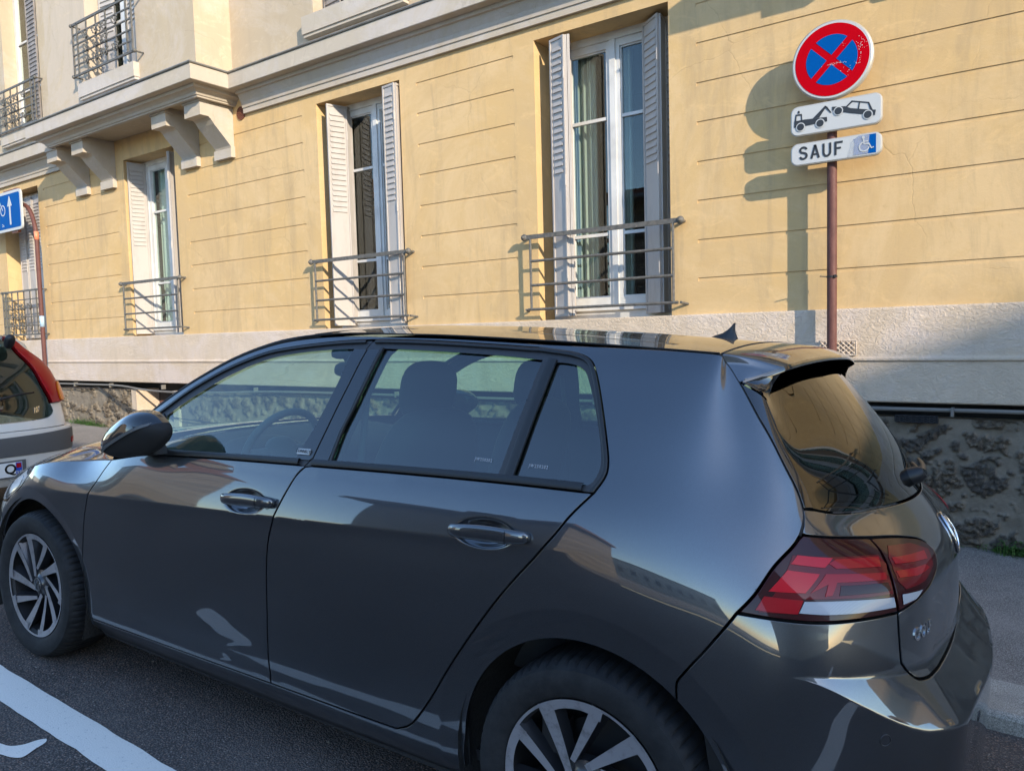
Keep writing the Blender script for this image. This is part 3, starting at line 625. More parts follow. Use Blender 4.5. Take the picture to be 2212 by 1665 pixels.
leaf(f,(-5.2414,5.4292),(-5.0740,5.4089),1.54,3.79);leaf(f,(-5.0679,5.4150),(-5.0943,5.5814),1.54,3.79);leaf(f,(-5.2973,5.6829),(-5.1298,5.6727),1.54,3.79,'shutter')
f=window(*WIN[2],curt=[(-9.87,-8.95,'sheer')])
leaf(f,(-9.9450,5.4667),(-9.8994,5.6778),1.54,3.79);leaf(f,(-9.8923,5.6727),(-9.8994,5.7641),1.54,3.79)
leaf(f,(-9.1180,5.6423),(-9.0114,5.4799),1.54,3.79);leaf(f,(-9.0033,5.4901),(-9.0216,5.6220),1.54,3.79)
f=window(*WIN[3])
for i in range(4): leaf(f,(-13.53+i*.262,YW+.16),(-13.275+i*.262,YW+.16-.012),1.54,3.75,lz=(2.62,3.66),pitch=.05)
for i in(4,5,6,7):
    f=window(*WIN[i],curt=[(WIN[i][0]+.2,WIN[i][1]-.2,'sheer')]);leaf(f,(WIN[i][0]+.12,5.39),(WIN[i][0]+.16,5.6),1.54,3.75);leaf(f,(WIN[i][1]-.12,5.39),(WIN[i][1]-.16,5.6),1.54,3.75)
# upper windows
def upwin(x0,x1,z0,y,kind):
    m=MB();cx=(x0+x1)/2;frame_rect(m,x0,x1,z0,7.0,y-.01,y+.05,.07);m.box(cx-.05,cx+.05,y-.015,y+.05,z0+.07,6.93)
    for zz in(5.37,6.1): m.box(x0+.07,x1-.07,y,y+.03,zz-.014,zz+.014)
    f=m.build('window','white_frame',bld);g=MB();g.box(x0+.06,x1-.06,y+.018,y+.022,z0+.05,6.95);g.build('window_pane','house_glass',f)
    rm=MB();rm.add([(x0,y+.055,z0),(x1,y+.055,z0),(x1,y+.055,7),(x0,y+.055,7),(x0,y+1,z0),(x1,y+1,z0),(x1,y+1,7),(x0,y+1,7)],[(4,5,6,7),(0,4,7,3),(1,2,6,5),(0,1,5,4),(3,7,6,2)]);rm.build('room','dark_room',f)
    return f
f=upwin(-9.87,-8.735,4.66,5.19,0);leaf(f,(-9.72,5.11),(-9.42,5.14),4.70,6.98,lz=(5.25,6.9));leaf(f,(-9.13,5.14),(-8.83,5.09),4.70,6.98,lz=(5.25,6.9))
f=upwin(-13.3,-12.13,4.72,YW+.2,0);leaf(f,(-12.45,YW+.0),(-12.14,YW-.012),4.74,6.98,'old_shutter',lz=(4.8,6.95),pitch=.06)
f=upwin(-6.2,-4.98,4.67,YW+.2,0)
for i in range(4): leaf(f,(-6.17+i*.3,YW+.13),(-5.90+i*.3,YW+.10+.03*(i%2)),4.70,6.98,'old_shutter',lz=(4.76,6.95),pitch=.06)
for xx in(-2.9,-17.3,4.3): upwin(xx,xx+1.2,4.67,YW+.2,0)
upwin(.4,1.5,4.66,5.19,0)
def sill(x0,x1,y,z0,z1,pr=.07):
    m=MB();m.box(x0,x1,y-pr,y+.2,z0+.03,z1);m.box(x0+.01,x1-.01,y-pr+.015,y+.05,z0,z0+.03);m.build('window_sill','cornice',bld)
sill(-10.0,-8.70,5.0,4.47,4.665);sill(-6.28,-5.0+.12,YW,4.47,4.675,.09);sill(-13.4,-12.05,YW,4.50,4.722);sill(-3.0,-1.6,YW,4.47,4.672)
# guards
def guard(x0,x1,zt,zb,y,yw):
    m=MB();m.box(x0+.02,x1-.02,y-.008,y+.008,zt-.018,zt+.018)
    for x in(x0+.055,x1-.055): m.tube([(x,y,zb-.01),(x,y,zt-.01)],.011,8)
    for k in(0,1,2): z=zb+(zt-zb)*(k)/3.;m.tube([(x0+.02 if k==0 else x0+.055,y,z),(x1-.02 if k==0 else x1-.055,y,z)],.0115,8)
    for x,sg in((x0,-1),(x1,1)):
        m.tube([(x,y-.004,zt),(x+sg*.005,yw+.02,zt)],.012,8);m.ball((x+sg*.004,y,zt),.030,12,8,(1,.8,1));m.ball((x+sg*.004,y-.022,zt),.014,8,6)
        m.tube([(x,y,zb),(x+sg*.03,yw+.02,zb-.015)],.010,8)
    return m.build('window_guard','iron',bld,True,sharp=35)
for a,b in WIN[:3]+WIN[6:]: guard(a-.085,b+.105,2.207,1.605,5.372,YW)
def ornate(x0,x1,zt,zb,y,yw):
    m=MB();n=6;m.box(x0-.02,x1+.02,y-.009,y+.009,zt-.014,zt+.014);m.box(x0-.02,x1+.02,y-.009,y+.009,zb-.012,zb+.012)
    W=x1-x0
    for x in(x0,x0+.11,x1-.11,x1): m.box(x-.009,x+.009,y-.009,y+.009,zb,zt)
    for k in range(1,5): z=zb+(zt-zb)*k/5.;m.box(x0,x1,y-.007,y+.007,z-.008,z+.008)
    xs_=[x0+.11+(W-.22)*t for t in(.2,.4,.6,.8)]
    for x in xs_: m.box(x-.007,x+.007,y-.008,y+.008,zb,zt)
    rr=random.Random(3)
    for k,x in enumerate([x0+.11+(W-.22)*t for t in(.2,.4,.5,.6,.8)]):
        for z in(zb+.13,zb+.28,zb+.43):
            if k==2 or rr.random()<.85:
                m.ball((x,y-.012,z),.018,8,5,(1,.6,.7));m.ball((x,y-.012,z+.055),.014,7,5,(1.4,.6,.5))
                for sg in(-1,1):
                    P=[(x,y-.014,z-.05),(x+sg*.03,y-.02,z-.03),(x+sg*.055,y-.02,z+.01),(x+sg*.045,y-.018,z+.04),(x+sg*.022,y-.018,z+.03),(x+sg*.028,y-.018,z+.012)]
                    m.tube(catmull(P,.014),.0065,5)
                    for q in range(3): m.ball((x+sg*(.035+.018*q),y-.022,z-.03+.03*q),.0105,6,4,(1,.6,1.3))
    for x,z in((x0-.03,zt),(x1+.03,zt),(x0-.03,zb),(x1+.03,zb)): m.ball((x,y,z),.024,10,7);m.tube([(x,y,z),(x,yw+.01,z)],.011,7)
    return m.build('window_guard','iron',bld,True,sharp=35)
ornate(-9.97,-8.62,5.36,4.745,4.89,5.0);ornate(-13.45,-12.1,5.30,4.70,YW-.1,YW);ornate(-13.66,-12.40,2.27,1.60,YW-.09,YW)
# body of the block behind the facade
m=MB();m.box(BX0,BX1,YW+2.2,YW+9,-1,9.6);m.box(BX0,BX1,YW-.05,YW+2.2,9.6,9.9);m.box(BX0,BX0+.2,YW+.35,YW+2.2,-1,9.6);m.box(BX1-.2,BX1,YW+.35,YW+2.2,-1,9.6)
m.build('rear_block','cream',bld)
# ================= road sign with three plates =================
PX,PY=-1.167,5.325
sg=empty('no_stopping_sign',(PX,PY,pav_z(PX,PY)),'brown pole with round red and blue sign above two white plates reading SAUF','road sign')
inv=Matrix.Translation((-PX,-PY,-sg.location.z))
def attach(o,par):
    o.parent=par;o.matrix_parent_inverse=Matrix.Translation(-par.location) if par.type=='EMPTY' else Matrix.Identity(4);return o
m=MB();m.tube([(PX,PY,pav_z(PX,PY)-.02),(PX,PY,3.22)],.0305,24);attach(m.build('pole','pole_brown',None,True,sharp=40),sg)
m=MB();m.tube([(PX,PY,1.716),(PX,PY,1.728)],.0335,20);m.box(PX+.02,PX+.035,PY-.035,PY-.02,1.714,1.732);m.tube([(PX-.03,PY-.02,1.722),(PX-.065,PY-.045,1.726)],.004,5);attach(m.build('cable_tie','cable_black',None,True,sharp=40),sg)
DZ,DX,DY=3.085,PX+.01,5.262
def disc(m,r,y0,y1,n=64):
    m.prism([(DX+r*math.cos(2*math.pi*k/n),DZ+r*math.sin(2*math.pi*k/n)) for k in range(n)],'y',y0,y1)
m=MB();n=72
prof=[(.235,0),(.243,.004),(.245,.010),(.245,.034),(.236,.036)]
v=[(DX+r*math.cos(2*math.pi*k/n),DY+yy,DZ+r*math.sin(2*math.pi*k/n)) for k in range(n) for r,yy in prof];K=len(prof)
m.add(v,[(k*K+j,k*K+j+1,((k+1)%n)*K+j+1,((k+1)%n)*K+j) for k in range(n) for j in range(K-1)]);m.add([(DX+.236*math.cos(2*math.pi*k/n),DY+.03,DZ+.236*math.sin(2*math.pi*k/n)) for k in range(n)],[tuple(range(n))])
attach(m.build('sign_rim','sign_edge',None,True,sharp=50),sg)
m=MB();disc(m,.2352,DY-.001,DY+.003,72);ds=attach(m.build('round_sign','sign_white'),sg)
m=MB();disc(m,.2225,DY-.003,DY-.001,72);r1=m.build('red_disc','sign_red');attach(r1,sg)
m=MB()
for q in range(4):
    # blue quadrants between the diagonal bars
    w_=.0205;R=.155;a0=math.asin(w_/R);aa=[a0+(math.pi/2-2*a0)*t/12 for t in range(13)]
    poly=[(w_,w_)]+[(R*math.cos(t),R*math.sin(t)) for t in aa];ro=math.pi/4+q*math.pi/2
    m.prism([(DX+x*math.cos(ro)-z*math.sin(ro),DZ+x*math.sin(ro)+z*math.cos(ro)) for x,z in poly],'y',DY-.0045,DY-.003)
b1=m.build('blue_quarter','sign_blue');attach(b1,sg)
m=MB();rr=random.Random(11)
for cx_,cz_,sx,sz,nn in((.175,.055,.03,.06,30),(.16,-.04,.03,.03,8),(.02,-.028,.065,.010,34),(.075,-.06,.02,.05,6),(.075,.085,.012,.012,4),(.11,-.075,.02,.02,5)):
    for k in range(nn):
        x=DX+cx_+rr.gauss(0,.5)*sx;z=DZ+cz_+rr.gauss(0,.5)*sz;s_=rr.uniform(.001,.0032);a=rr.random()*3
        m.add([(x+s_*rr.uniform(.5,1.6)*math.cos(a+t),DY-.0052,z+s_*rr.uniform(.4,1)*math.sin(a+t)) for t in(0,1.3,2.6,3.9,5.1)],[(0,1,2,3,4)])
attach(m.build('sticker_residue','sign_grey'),sg)
def plate(z0,z1,x0=-1.410,x1=-.862,y=5.262):
    rad=.045
    def rr_(x0,x1,z0,z1,r,n=8):
        P=[]
        for cx_,cz_,a0 in((x1-r,z1-r,0),(x0+r,z1-r,90),(x0+r,z0+r,180),(x1-r,z0+r,270)):
            for k in range(n+1): a=math.radians(a0+90*k/n);P.append((cx_+r*math.cos(a),cz_+r*math.sin(a)))
        return P
    o=rr_(x0,x1,z0,z1,rad);i=rr_(x0+.008,x1-.008,z0+.008,z1-.008,rad-.008);n=len(o);m=MB()
    v=[(p[0],y,p[1]) for p in i]+[(p[0],y+.003,p[1]) for p in o]+[(p[0],y+.030,p[1]) for p in o]
    f=[(k,(k+1)%n,n+(k+1)%n,n+k) for k in range(n)]+[(n+k,n+(k+1)%n,2*n+(k+1)%n,2*n+k) for k in range(n)]+[tuple(range(2*n,3*n))]
    m.add(v,f);e=attach(m.build('plate_rim','sign_edge',None,True,sharp=50),sg)
    ii=rr_(x0+.0075,x1-.0075,z0+.0075,z1-.0075,rad-.0075);m=MB();m.prism(ii,'y',y-.0012,y+.004);return attach(m.build('sign_plate','sign_white'),sg)
p1=plate(2.642,2.832);p2=plate(2.452,2.594)
# tow truck pictogram, drawn in the photo's crop units then mapped to the plate
def mp(px,py):
    # affine from crop (2700,100 zoom) to plate plane, corners (835,1000)->(-1.41,2.832 left top)...
    u=(px-850)/(1920-835);x=-1.410+u*.548+.008
    zt=1000-.1935*(px-835)+12;return x,2.820-(py-zt)*.000555
def poly(m,P,y=5.2595,t=.0015): m.prism([mp(*p) for p in P][::1],'y',y-t,y)
def circ(m,c,r,y,t=.0012,n=20):
    x,z=mp(*c);m.prism([(x+r*math.cos(2*math.pi*k/n),z+r*math.sin(2*math.pi*k/n)) for k in range(n)],'y',y-t,y)
m=MB()
poly(m,[(882,1145),(1000,1120),(1282,1080),(1285,1130),(1000,1195),(905,1215),(880,1218)])
poly(m,[(897,1065),(975,1055),(978,1070),(908,1082)]);poly(m,[(897,1075),(910,1075),(906,1142),(887,1146)]);poly(m,[(963,1062),(977,1062),(981,1132),(968,1133)])
poly(m,[(1110,1104),(1260,955),(1275,965),(1190,1090)]);poly(m,[(1262,955),(1285,965),(1338,1030),(1322,1032),(1258,975)])
poly(m,[(1345,965),(1500,955),(1560,975),(1770,985),(1850,985),(1840,1045),(1560,1030),(1345,1005)])
poly(m,[(1500,965),(1575,890),(1590,900),(1520,965)]);poly(m,[(1572,890),(1772,902),(1768,915),(1578,902)]);poly(m,[(1760,905),(1775,905),(1815,985),(1785,985)]);poly(m,[(1660,898),(1672,898),(1660,980),(1645,980)])
attach(m.build('tow_truck_symbol','sign_black'),sg)
for c_ in((960,1208),(1200,1155),(1418,1010),(1760,1040)): m=MB();circ(m,c_,.0285,5.2578);attach(m.build('wheel_ring','sign_white'),sg)
m=MB()
for c_ in((960,1208),(1200,1155),(1418,1010),(1760,1040)): circ(m,c_,.0225,5.2566)
circ(m,(937,1033),.0065,5.2595);poly(m,[(925,1036),(949,1036),(949,1050),(925,1050)])
attach(m.build('wheel_symbol','sign_black'),sg)
# SAUF lettering: heavy strokes
def stroke(m,pts,w,y,t=.0014,jn=8):
    pts=[Vector((p[0],p[1])) for p in pts]
    L=[];Rr=[]
    for i,p in enumerate(pts):
        d=(pts[min(i+1,len(pts)-1)]-pts[max(i-1,0)]).normalized();n=Vector((-d.y,d.x))*w/2;L.append(p+n);Rr.append(p-n)
    for i in range(len(pts)-1): m.prism([tuple(L[i]),tuple(L[i+1]),tuple(Rr[i+1]),tuple(Rr[i])],'y',y-t,y)
m=MB();x0,z0,H,Wd=-1.352,2.492,.073,.046;sw=.0135
S_=[(.95,.80),(.80,.93),(.5,1.0),(.2,.93),(.07,.76),(.17,.61),(.5,.52),(.83,.42),(.95,.25),(.82,.08),(.5,0),(.2,.06),(.04,.20)]
stroke(m,[(x0+p[0]*Wd,z0+p[1]*H) for p in catmull(S_,.06)],sw,5.2595)
x0+=.073;stroke(m,[(x0,z0-.006),(x0+.5*Wd,z0+H+.006)],sw,5.2595);stroke(m,[(x0+.5*Wd,z0+H+.006),(x0+Wd,z0-.006)],sw,5.2595);stroke(m,[(x0+.2*Wd,z0+.27*H),(x0+.8*Wd,z0+.27*H)],sw*.85,5.2594)
x0+=.072;stroke(m,[(x0+p[0]*Wd,z0+p[1]*H) for p in catmull([(.06,1.07),(.06,.5),(.08,.2),(.25,.02),(.5,-.03),(.75,.02),(.92,.2),(.94,.5),(.94,1.07)],.08)],sw,5.2595)
x0+=.075;stroke(m,[(x0,z0-.006),(x0,z0+H+.006)],sw,5.2595);stroke(m,[(x0,z0+H-.001),(x0+Wd*.95,z0+H-.001)],sw*.95,5.2594);stroke(m,[(x0,z0+.5*H),(x0+Wd*.72,z0+.5*H)],sw*.9,5.2594)
attach(m.build('lettering','sign_black'),sg)
m=MB();bx0,bx1,bz0,bz1=-1.025,-.895,2.468,2.583
m.prism([(bx0,bz0),(bx1,bz0),(bx1,bz1),(bx0+.03,bz1),(bx0+.016,bz1-.012),(bx0,bz1-.016),(bx0+.006,bz1-.05),(bx0,bz1-.07)],'y',5.2585,5.2600)
attach(m.build('blue_field','sign_blue'),sg)
m=MB();m.prism([(bx0-.035,bz0-.004),(bx0+.085,bz0+.001),(bx0+.092,bz1-.002),(bx0+.025,bz1+.002),(bx0-.012,bz1-.03),(bx0-.018,bz1-.07)],'y',5.2578,5.2584);attach(m.build('old_sticker','car_sticker'),sg)
m=MB();cx_,cz_=-.963,2.512
stroke(m,[(cx_+.028*math.cos(t),cz_+.028*math.sin(t)) for t in[math.radians(105+i*13) for i in range(20)]],.0075,5.2572)
stroke(m,[(cx_-.004,cz_+.048),(cx_-.001,cz_+.018),(cx_+.026,cz_+.015)],.008,5.2570);stroke(m,[(cx_-.002,cz_+.032),(cx_+.022,cz_+.031)],.006,5.2568)
stroke(m,[(cx_+.026,cz_+.018),(cx_+.042,cz_-.014),(cx_+.055,cz_-.009)],.0075,5.2571)
m.prism([(cx_-.005+.0085*math.cos(k*.524),cz_+.057+.0085*math.sin(k*.524)) for k in range(12)],'y',5.2556,5.2570)
attach(m.build('wheelchair_symbol','sign_white'),sg)
# ================= left direction sign on its bent pole =================
lx,ly=-12.24,5.30
ls=empty('direction_sign',(lx,ly,pav_z(lx,ly)),'blue sign with white upward arrow on a bent brown pole','road sign')
m=MB();m.tube(catmull([(lx,ly,pav_z(lx,ly)-.02),(lx,ly,1.5),(lx,ly,2.6),(lx+.0,ly,3.0),(lx-.04,ly,3.22),(lx-.15,ly,3.42),(lx-.30,ly,3.52),(lx-.62,ly,3.56),(lx-1.0,ly,3.56)],.08),.030,20);attach(m.build('pole','pole_brown',None,True,sharp=50),ls)
A=(-12.70,3.97);s5=5.22/5.0
x1_,x0_=-12.38,-13.9;zT,zB=3.735,3.150
def rrect(x0,x1,z0,z1,r,n=8):
    P=[]
    for cx_,cz_,a0 in((x1-r,z1-r,0),(x0+r,z1-r,90),(x0+r,z0+r,180),(x1-r,z0+r,270)):
        for k in range(n+1): a=math.radians(a0+90*k/n);P.append((cx_+r*math.cos(a),cz_+r*math.sin(a)))
    return P
m=MB();m.prism(rrect(x0_,x1_,zB,zT,.07),'y',ly-.12,ly-.095);attach(m.build('sign_plate','sign_white'),ls)
m=MB();m.prism(rrect(x0_+.04,x1_-.04,zB+.04,zT-.04,.035),'y',ly-.1235,ly-.1195);attach(m.build('blue_field','sign_blue'),ls)
m=MB();ax=-12.75;m.prism([(ax-.022,zB+.09),(ax+.022,zB+.09),(ax+.022,zT-.22),(ax+.075,zT-.22),(ax,zT-.07),(ax-.075,zT-.22),(ax-.022,zT-.22)],'y',ly-.1265,ly-.1232)
bxx=-12.99
for c_ in((bxx,3.47),(bxx-.30,3.47)): stroke(m,[(c_[0]+.075*math.cos(t*.4),c_[1]+.075*math.sin(t*.4)) for t in range(17)],.016,ly-.1232,.002)
stroke(m,[(bxx,3.47),(bxx-.09,3.60),(bxx-.22,3.60),(bxx-.15,3.47),(bxx-.09,3.6)],.014,ly-.1232,.002);stroke(m,[(bxx-.15,3.47),(bxx-.3,3.47),(bxx-.22,3.6)],.014,ly-.1232,.002);stroke(m,[(bxx-.05,3.235),(bxx+.02,3.235),(bxx-.05,3.27)],.012,ly-.1232,.002)
attach(m.build('arrow_symbol','sign_white'),ls)
m=MB();m.box(-12.8,-12.6,ly-.095,ly-.05,zB-.03,zB+.05);m.box(-13.0,-12.55,ly-.095,ly-.05,zT-.1,zT+.03);attach(m.build('bracket','pole_rust'),ls)
m=MB();m.tube([(lx+.002,ly,2.98),(lx,ly,3.10)],.0308,20);attach(m.build('orange_sticker','sticker_orange',None,True),ls)
m=MB();m.tube([(lx,ly,1.70),(lx,ly,1.86)],.0308,20);attach(m.build('blue_sticker','sticker_pale',None,True),ls)
# ================= weeds and litter =================
def weed(x,y,w_,n,label,seed):
    r_=random.Random(seed);m=MB()
    for k in range(n):
        a=r_.gauss(0,1)*w_/2.4;b=-abs(r_.gauss(0,.03));h=abs(r_.gauss(0,.04))*(1-abs(a)/w_*.6)+.005
        px_,py_=x+a,y+b;pz=pav_z(px_,min(py_,YW))+h;s_=r_.uniform(.008,.02);an=r_.random()*6.28;ti=r_.uniform(-.7,.9)
        ux,uy=math.cos(an),math.sin(an)
        m.add([(px_,py_,pz),(px_+ux*s_*.6-uy*s_*.4,py_+uy*s_*.6+ux*s_*.4,pz+ti*s_*.5),(px_+ux*s_*1.4,py_+uy*s_*1.4,pz+ti*s_),(px_+ux*s_*.6+uy*s_*.4,py_+uy*s_*.6-ux*s_*.4,pz+ti*s_*.5)],[(0,1,2,3)])
        if k%6==0: m.tube([(px_,py_,pz),(px_-.3*a*.1,py_,pav_z(px_,YW)-.01)],.0016,3,caps=False)
    tag(m.build('weed_clump','leaf_green'),label,'weed')
weed(-11.35,YW-.01,.62,1100,'green weeds at the foot of the sunlit stone wall behind the silver car',1)
weed(-.08,YW+.0,.26,900,'green weeds at the foot of the shaded stone wall by the right edge',2)
def dleaf(x,y,s_,label):
    z=road_z(x,y)+.008;m=MB();P=[(0,0,0),(.5,.3,.25),(1,.1,.1),(1.5,.0,.4),(1.1,-.35,.2),(.5,-.3,.45)];m.add([(x+p[0]*s_,y+p[1]*s_,z+p[2]*s_*.6) for p in P],[(0,1,2,5),(2,3,4,5)]);tag(m.build('dead_leaf','dead_leaf'),label,'leaf')
dleaf(-3.12,1.692,.022,'small dry leaf lying on the asphalt nearest the front wheel');dleaf(-2.028,1.70,.018,'small dry leaf lying on the asphalt below the rear door')
# ================= opposite side of the street =================
def block(name,x0,x1,y0,y1,z1,label,mat,roof,gable=False,wins=True,z0=-1.5):
    b=empty(name,((x0+x1)/2,y1,road_z(0,-8)),label,'building')
    m=MB();m.box(x0,x1,y0,y1,z0,z1-.25);attach(m.build('wall',mat),b)
    m=MB();m.box(x0-.0,x1+.0,y0,y1+.0,z1-.25,z1) if not gable else m.prism([(y1+.30,z1-.28),(y1+.30,z1-.2),((y0+y1)/2,z1+.7),(y0-.3,z1-.2),(y0-.3,z1-.28)],'x',x0-.2,x1+.2)
    attach(m.build('roof',roof),b)
    if wins:
        m=MB();x=x0+1.5
        while x<x1-1.5:
            z=2.2
            while z<z1-2: m.box(x,x+1.1,y1-.1,y1+.02,z,z+1.7);z+=3.1
            x+=2.6
        attach(m.build('window','opp_glass'),b)
    return b
# ================= grey hatchback =================
CM=Matrix(((0.99839412,-0.04429693,0.0353123,-3.59616604),(0.0429997,0.99840131,0.03668596,2.29561835),(-0.03688093,-0.03510863,0.99870275,0.03568704),(0,0,0,1)))
car=empty('parked_car',label='dark grey five-door hatchback filling the foreground, parked below the window guards',cat='car',mat=CM)
def signed(P): return sum(P[i-1][0]*P[i][1]-P[i][0]*P[i-1][1] for i in range(len(P)))/2
def inset(P,d):
    P=np.array(P);n=len(P);sg_=1 if signed(P)>0 else -1
    a=P-np.roll(P,1,0);b=np.roll(P,-1,0)-P
    a/=np.maximum(np.linalg.norm(a,axis=1,keepdims=True),1e-9);b/=np.maximum(np.linalg.norm(b,axis=1,keepdims=True),1e-9)
    na=np.stack([-a[:,1],a[:,0]],1)*sg_;nb=np.stack([-b[:,1],b[:,0]],1)*sg_
    m=na+nb;den=np.maximum(1+(na*nb).sum(1,keepdims=True),.35);return P+m/den*d
def inside(P,Q):
    # points Q in polygon P
    P=np.array(P);x,y=Q[:,0],Q[:,1];c=np.zeros(len(Q),bool);j=len(P)-1
    for i in range(len(P)):
        xi,yi=P[i];xj,yj=P[j]
        if yi!=yj:
            t=((yi>y)!=(yj>y))&(x<(xj-xi)*(y-yi)/(yj-yi)+xi);c^=t
        j=i
    return c
def clean(P,eps=.0015):
    out=[]
    for p in P:
        if not out or math.hypot(p[0]-out[-1][0],p[1]-out[-1][1])>eps: out.append(tuple(p))
    while math.hypot(out[0][0]-out[-1][0],out[0][1]-out[-1][1])<eps: out.pop()
    return out
FEAT=[[(x,creasez(x)) for x in np.arange(.2,2.72,.02)],[(x,creasez(x)-.006) for x in np.arange(.2,2.72,.02)],[(x,creasez(x)+.006) for x in np.arange(.2,2.72,.02)]]
for c_,x0 in((WF,.425),(WR,.447)):
    for dr in(-.005,.0,.005): FEAT.append([(c_[0]+(x0+dr)*math.cos(t),c_[1]+(x0+dr)*math.sin(t)) for t in np.arange(-.4,math.pi+.4,.045)])
_sh=[]
for s_ in np.arange(3.10,4.94,.02):
    q=min(s_,2*SC-s_);zu,zl,A_=shelf(np.array([q]));_sh.append((s_,float(zu[0]),float(zl[0])))
FEAT+=[[(a,c+(b-c)*q_) for a,b,c in _sh if a<4.1] for q_ in(.08,.16,.3,.7,.85,.93)]
FEAT+=[[(a,b+.004) for a,b,c in _sh],[(a,b-.006) for a,b,c in _sh],[(a,c+.01) for a,b,c in _sh],[(a,c) for a,b,c in _sh],[(a,c-.008) for a,b,c in _sh],[(a,(b+c)/2) for a,b,c in _sh]]
for hx_,hz_ in HCUP:
    for q_ in(.72,.82,.90,.98,1.06,1.14,1.24): FEAT.append([(hx_+.088*q_*math.cos(t),hz_+.036*q_*math.sin(t)+.065*.088*q_*math.cos(t)) for t in np.arange(0,6.3,.16)])
def panel(name,outline,mat,parent=None,off=0.,thick=.014,gap=.002,sp=.022,fn=None,nfn=None,feats=True,mirror=False,bev=.0022,holes=(),rough_edge=False):
    fn=fn or (lambda s,z,o:surf(s,z,o));nfn=nfn or (lambda s,z:surfn(s,z))
    P=clean(outline)
    o0=clean(P);O1=inset(o0,gap+bev);O2=inset(o0,gap)
    n=len(o0);lo,hi=O1.min(0),O1.max(0)
    gx,gy=np.meshgrid(np.arange(lo[0]+sp*.5,hi[0],sp),np.arange(lo[1]+sp*.5,hi[1],sp));G=np.stack([gx.ravel(),gy.ravel()],1)
    G[:,0]+=((np.round((G[:,1]-lo[1])/sp)%2)*.5*sp)
    F_=np.array([p for L in FEAT for p in L]) if feats else np.zeros((0,2))
    FI=np.concatenate([[i]*len(L) for i,L in enumerate(FEAT)]) if feats else np.zeros(0);FJ=np.arange(len(F_))
    if len(F_): k_=(F_[:,0]>lo[0])&(F_[:,0]<hi[0])&(F_[:,1]>lo[1])&(F_[:,1]<hi[1]);F_=F_[k_];FI=FI[k_];FJ=FJ[k_]
    H=[np.array(clean(h)) for h in holes]
    def far(Q,d):
        B_=np.concatenate([O1]+H) if H else O1
        if len(Q)==0: return np.zeros(0,bool)
        mn=np.full(len(Q),9.)
        for k in range(0,len(B_),64): mn=np.minimum(mn,np.hypot(Q[:,None,0]-B_[None,k:k+64,0],Q[:,None,1]-B_[None,k:k+64,1]).min(1))
        return mn>d
    G=G[inside(O1,G)];G=G[far(G,sp*.45)]
    if len(F_):
        k_=inside(O1,F_);F_=F_[k_];FI=FI[k_];FJ=FJ[k_];k_=far(F_,.004);F_=F_[k_];FI=FI[k_];FJ=FJ[k_]
        if len(F_) and len(G):
            mn=np.full(len(G),9.)
            for k in range(0,len(F_),256): mn=np.minimum(mn,np.hypot(G[:,None,0]-F_[None,k:k+256,0],G[:,None,1]-F_[None,k:k+256,1]).min(1))
            G=G[mn>sp*.4]
    allp=np.concatenate([O1]+H+([F_] if len(F_) else [])+[G])
    edges=[(i,(i+1)%n) for i in range(n)];k=n
    for h in H: edges+=[(k+i,k+(i+1)%len(h)) for i in range(len(h))];k+=len(h)
    for i in range(len(F_)-1):
        if FI[i]==FI[i+1] and FJ[i+1]==FJ[i]+1: edges.append((k+i,k+i+1))
    # remap outline ids after cdt
    r=delaunay_2d_cdt([Vector(p) for p in allp],edges,[],0,1e-6,True)
    V=np.array([tuple(v) for v in r[0]]);T=np.array([t for t in r[2]]);orig=r[3]
    cen=V[T].mean(1);ok=inside(O1,cen)
    for h in H: ok&=~inside(h,cen)
    T=T[ok]
    mp_={}
    for i,l in enumerate(orig):
        for j in l: mp_[j]=i
    pos=fn(V[:,0],V[:,1],off);nor=nfn(V[:,0],V[:,1])
    pos=list(map(tuple,pos));nor=list(map(tuple,nor));faces=[tuple(t) for t in T]
    ring=[mp_.get(i) for i in range(n)]
    if all(x is not None for x in ring):
        p2=fn(O2[:,0],O2[:,1],off-bev);n2=nfn(O2[:,0],O2[:,1])
        c=fn(O1[:,0],O1[:,1],off);tv=p2-c;tv/=np.maximum(np.linalg.norm(tv,axis=1,keepdims=True),1e-9)
        nb=n2*.35+tv*.9;nb/=np.linalg.norm(nb,axis=1,keepdims=True)
        p3=fn(O2[:,0],O2[:,1],off-thick);a=len(pos);pos+=list(map(tuple,p2));nor+=list(map(tuple,nb));pos+=list(map(tuple,p3));nor+=list(map(tuple,nb))
        sgn=signed(O1)>0
        for i in range(n):
            j=(i+1)%n;q=[(ring[i],a+i,a+j,ring[j]),(a+i,a+n+i,a+n+j,a+j)]
            for f in q: faces.append(f if sgn else f[::-1])
    out=[]
    def mk(pp,nn,ff): return obj(name,pp,ff,mat,parent if parent is not None else car,True,normals=nn)
    out.append(mk(pos,nor,faces))
    if mirror: out.append(mk([(p[0],-p[1],p[2]) for p in pos],[(q[0],-q[1],q[2]) for q in nor],[f[::-1] for f in faces]))
    return out if mirror else out[0]
cr=lambda k,st=.014: catmull(TR[k],st)
rev=lambda L:L[::-1]
def mirr(L): return [(2*SC-s,z) for s,z in L][::-1]
def arc(c,r,a0,a1,n=40): return [(c[0]+r*math.cos(math.radians(a0+(a1-a0)*i/n)),c[1]+r*math.sin(math.radians(a0+(a1-a0)*i/n))) for i in range(n+1)]
sillz=lambda x:.245+.019*x
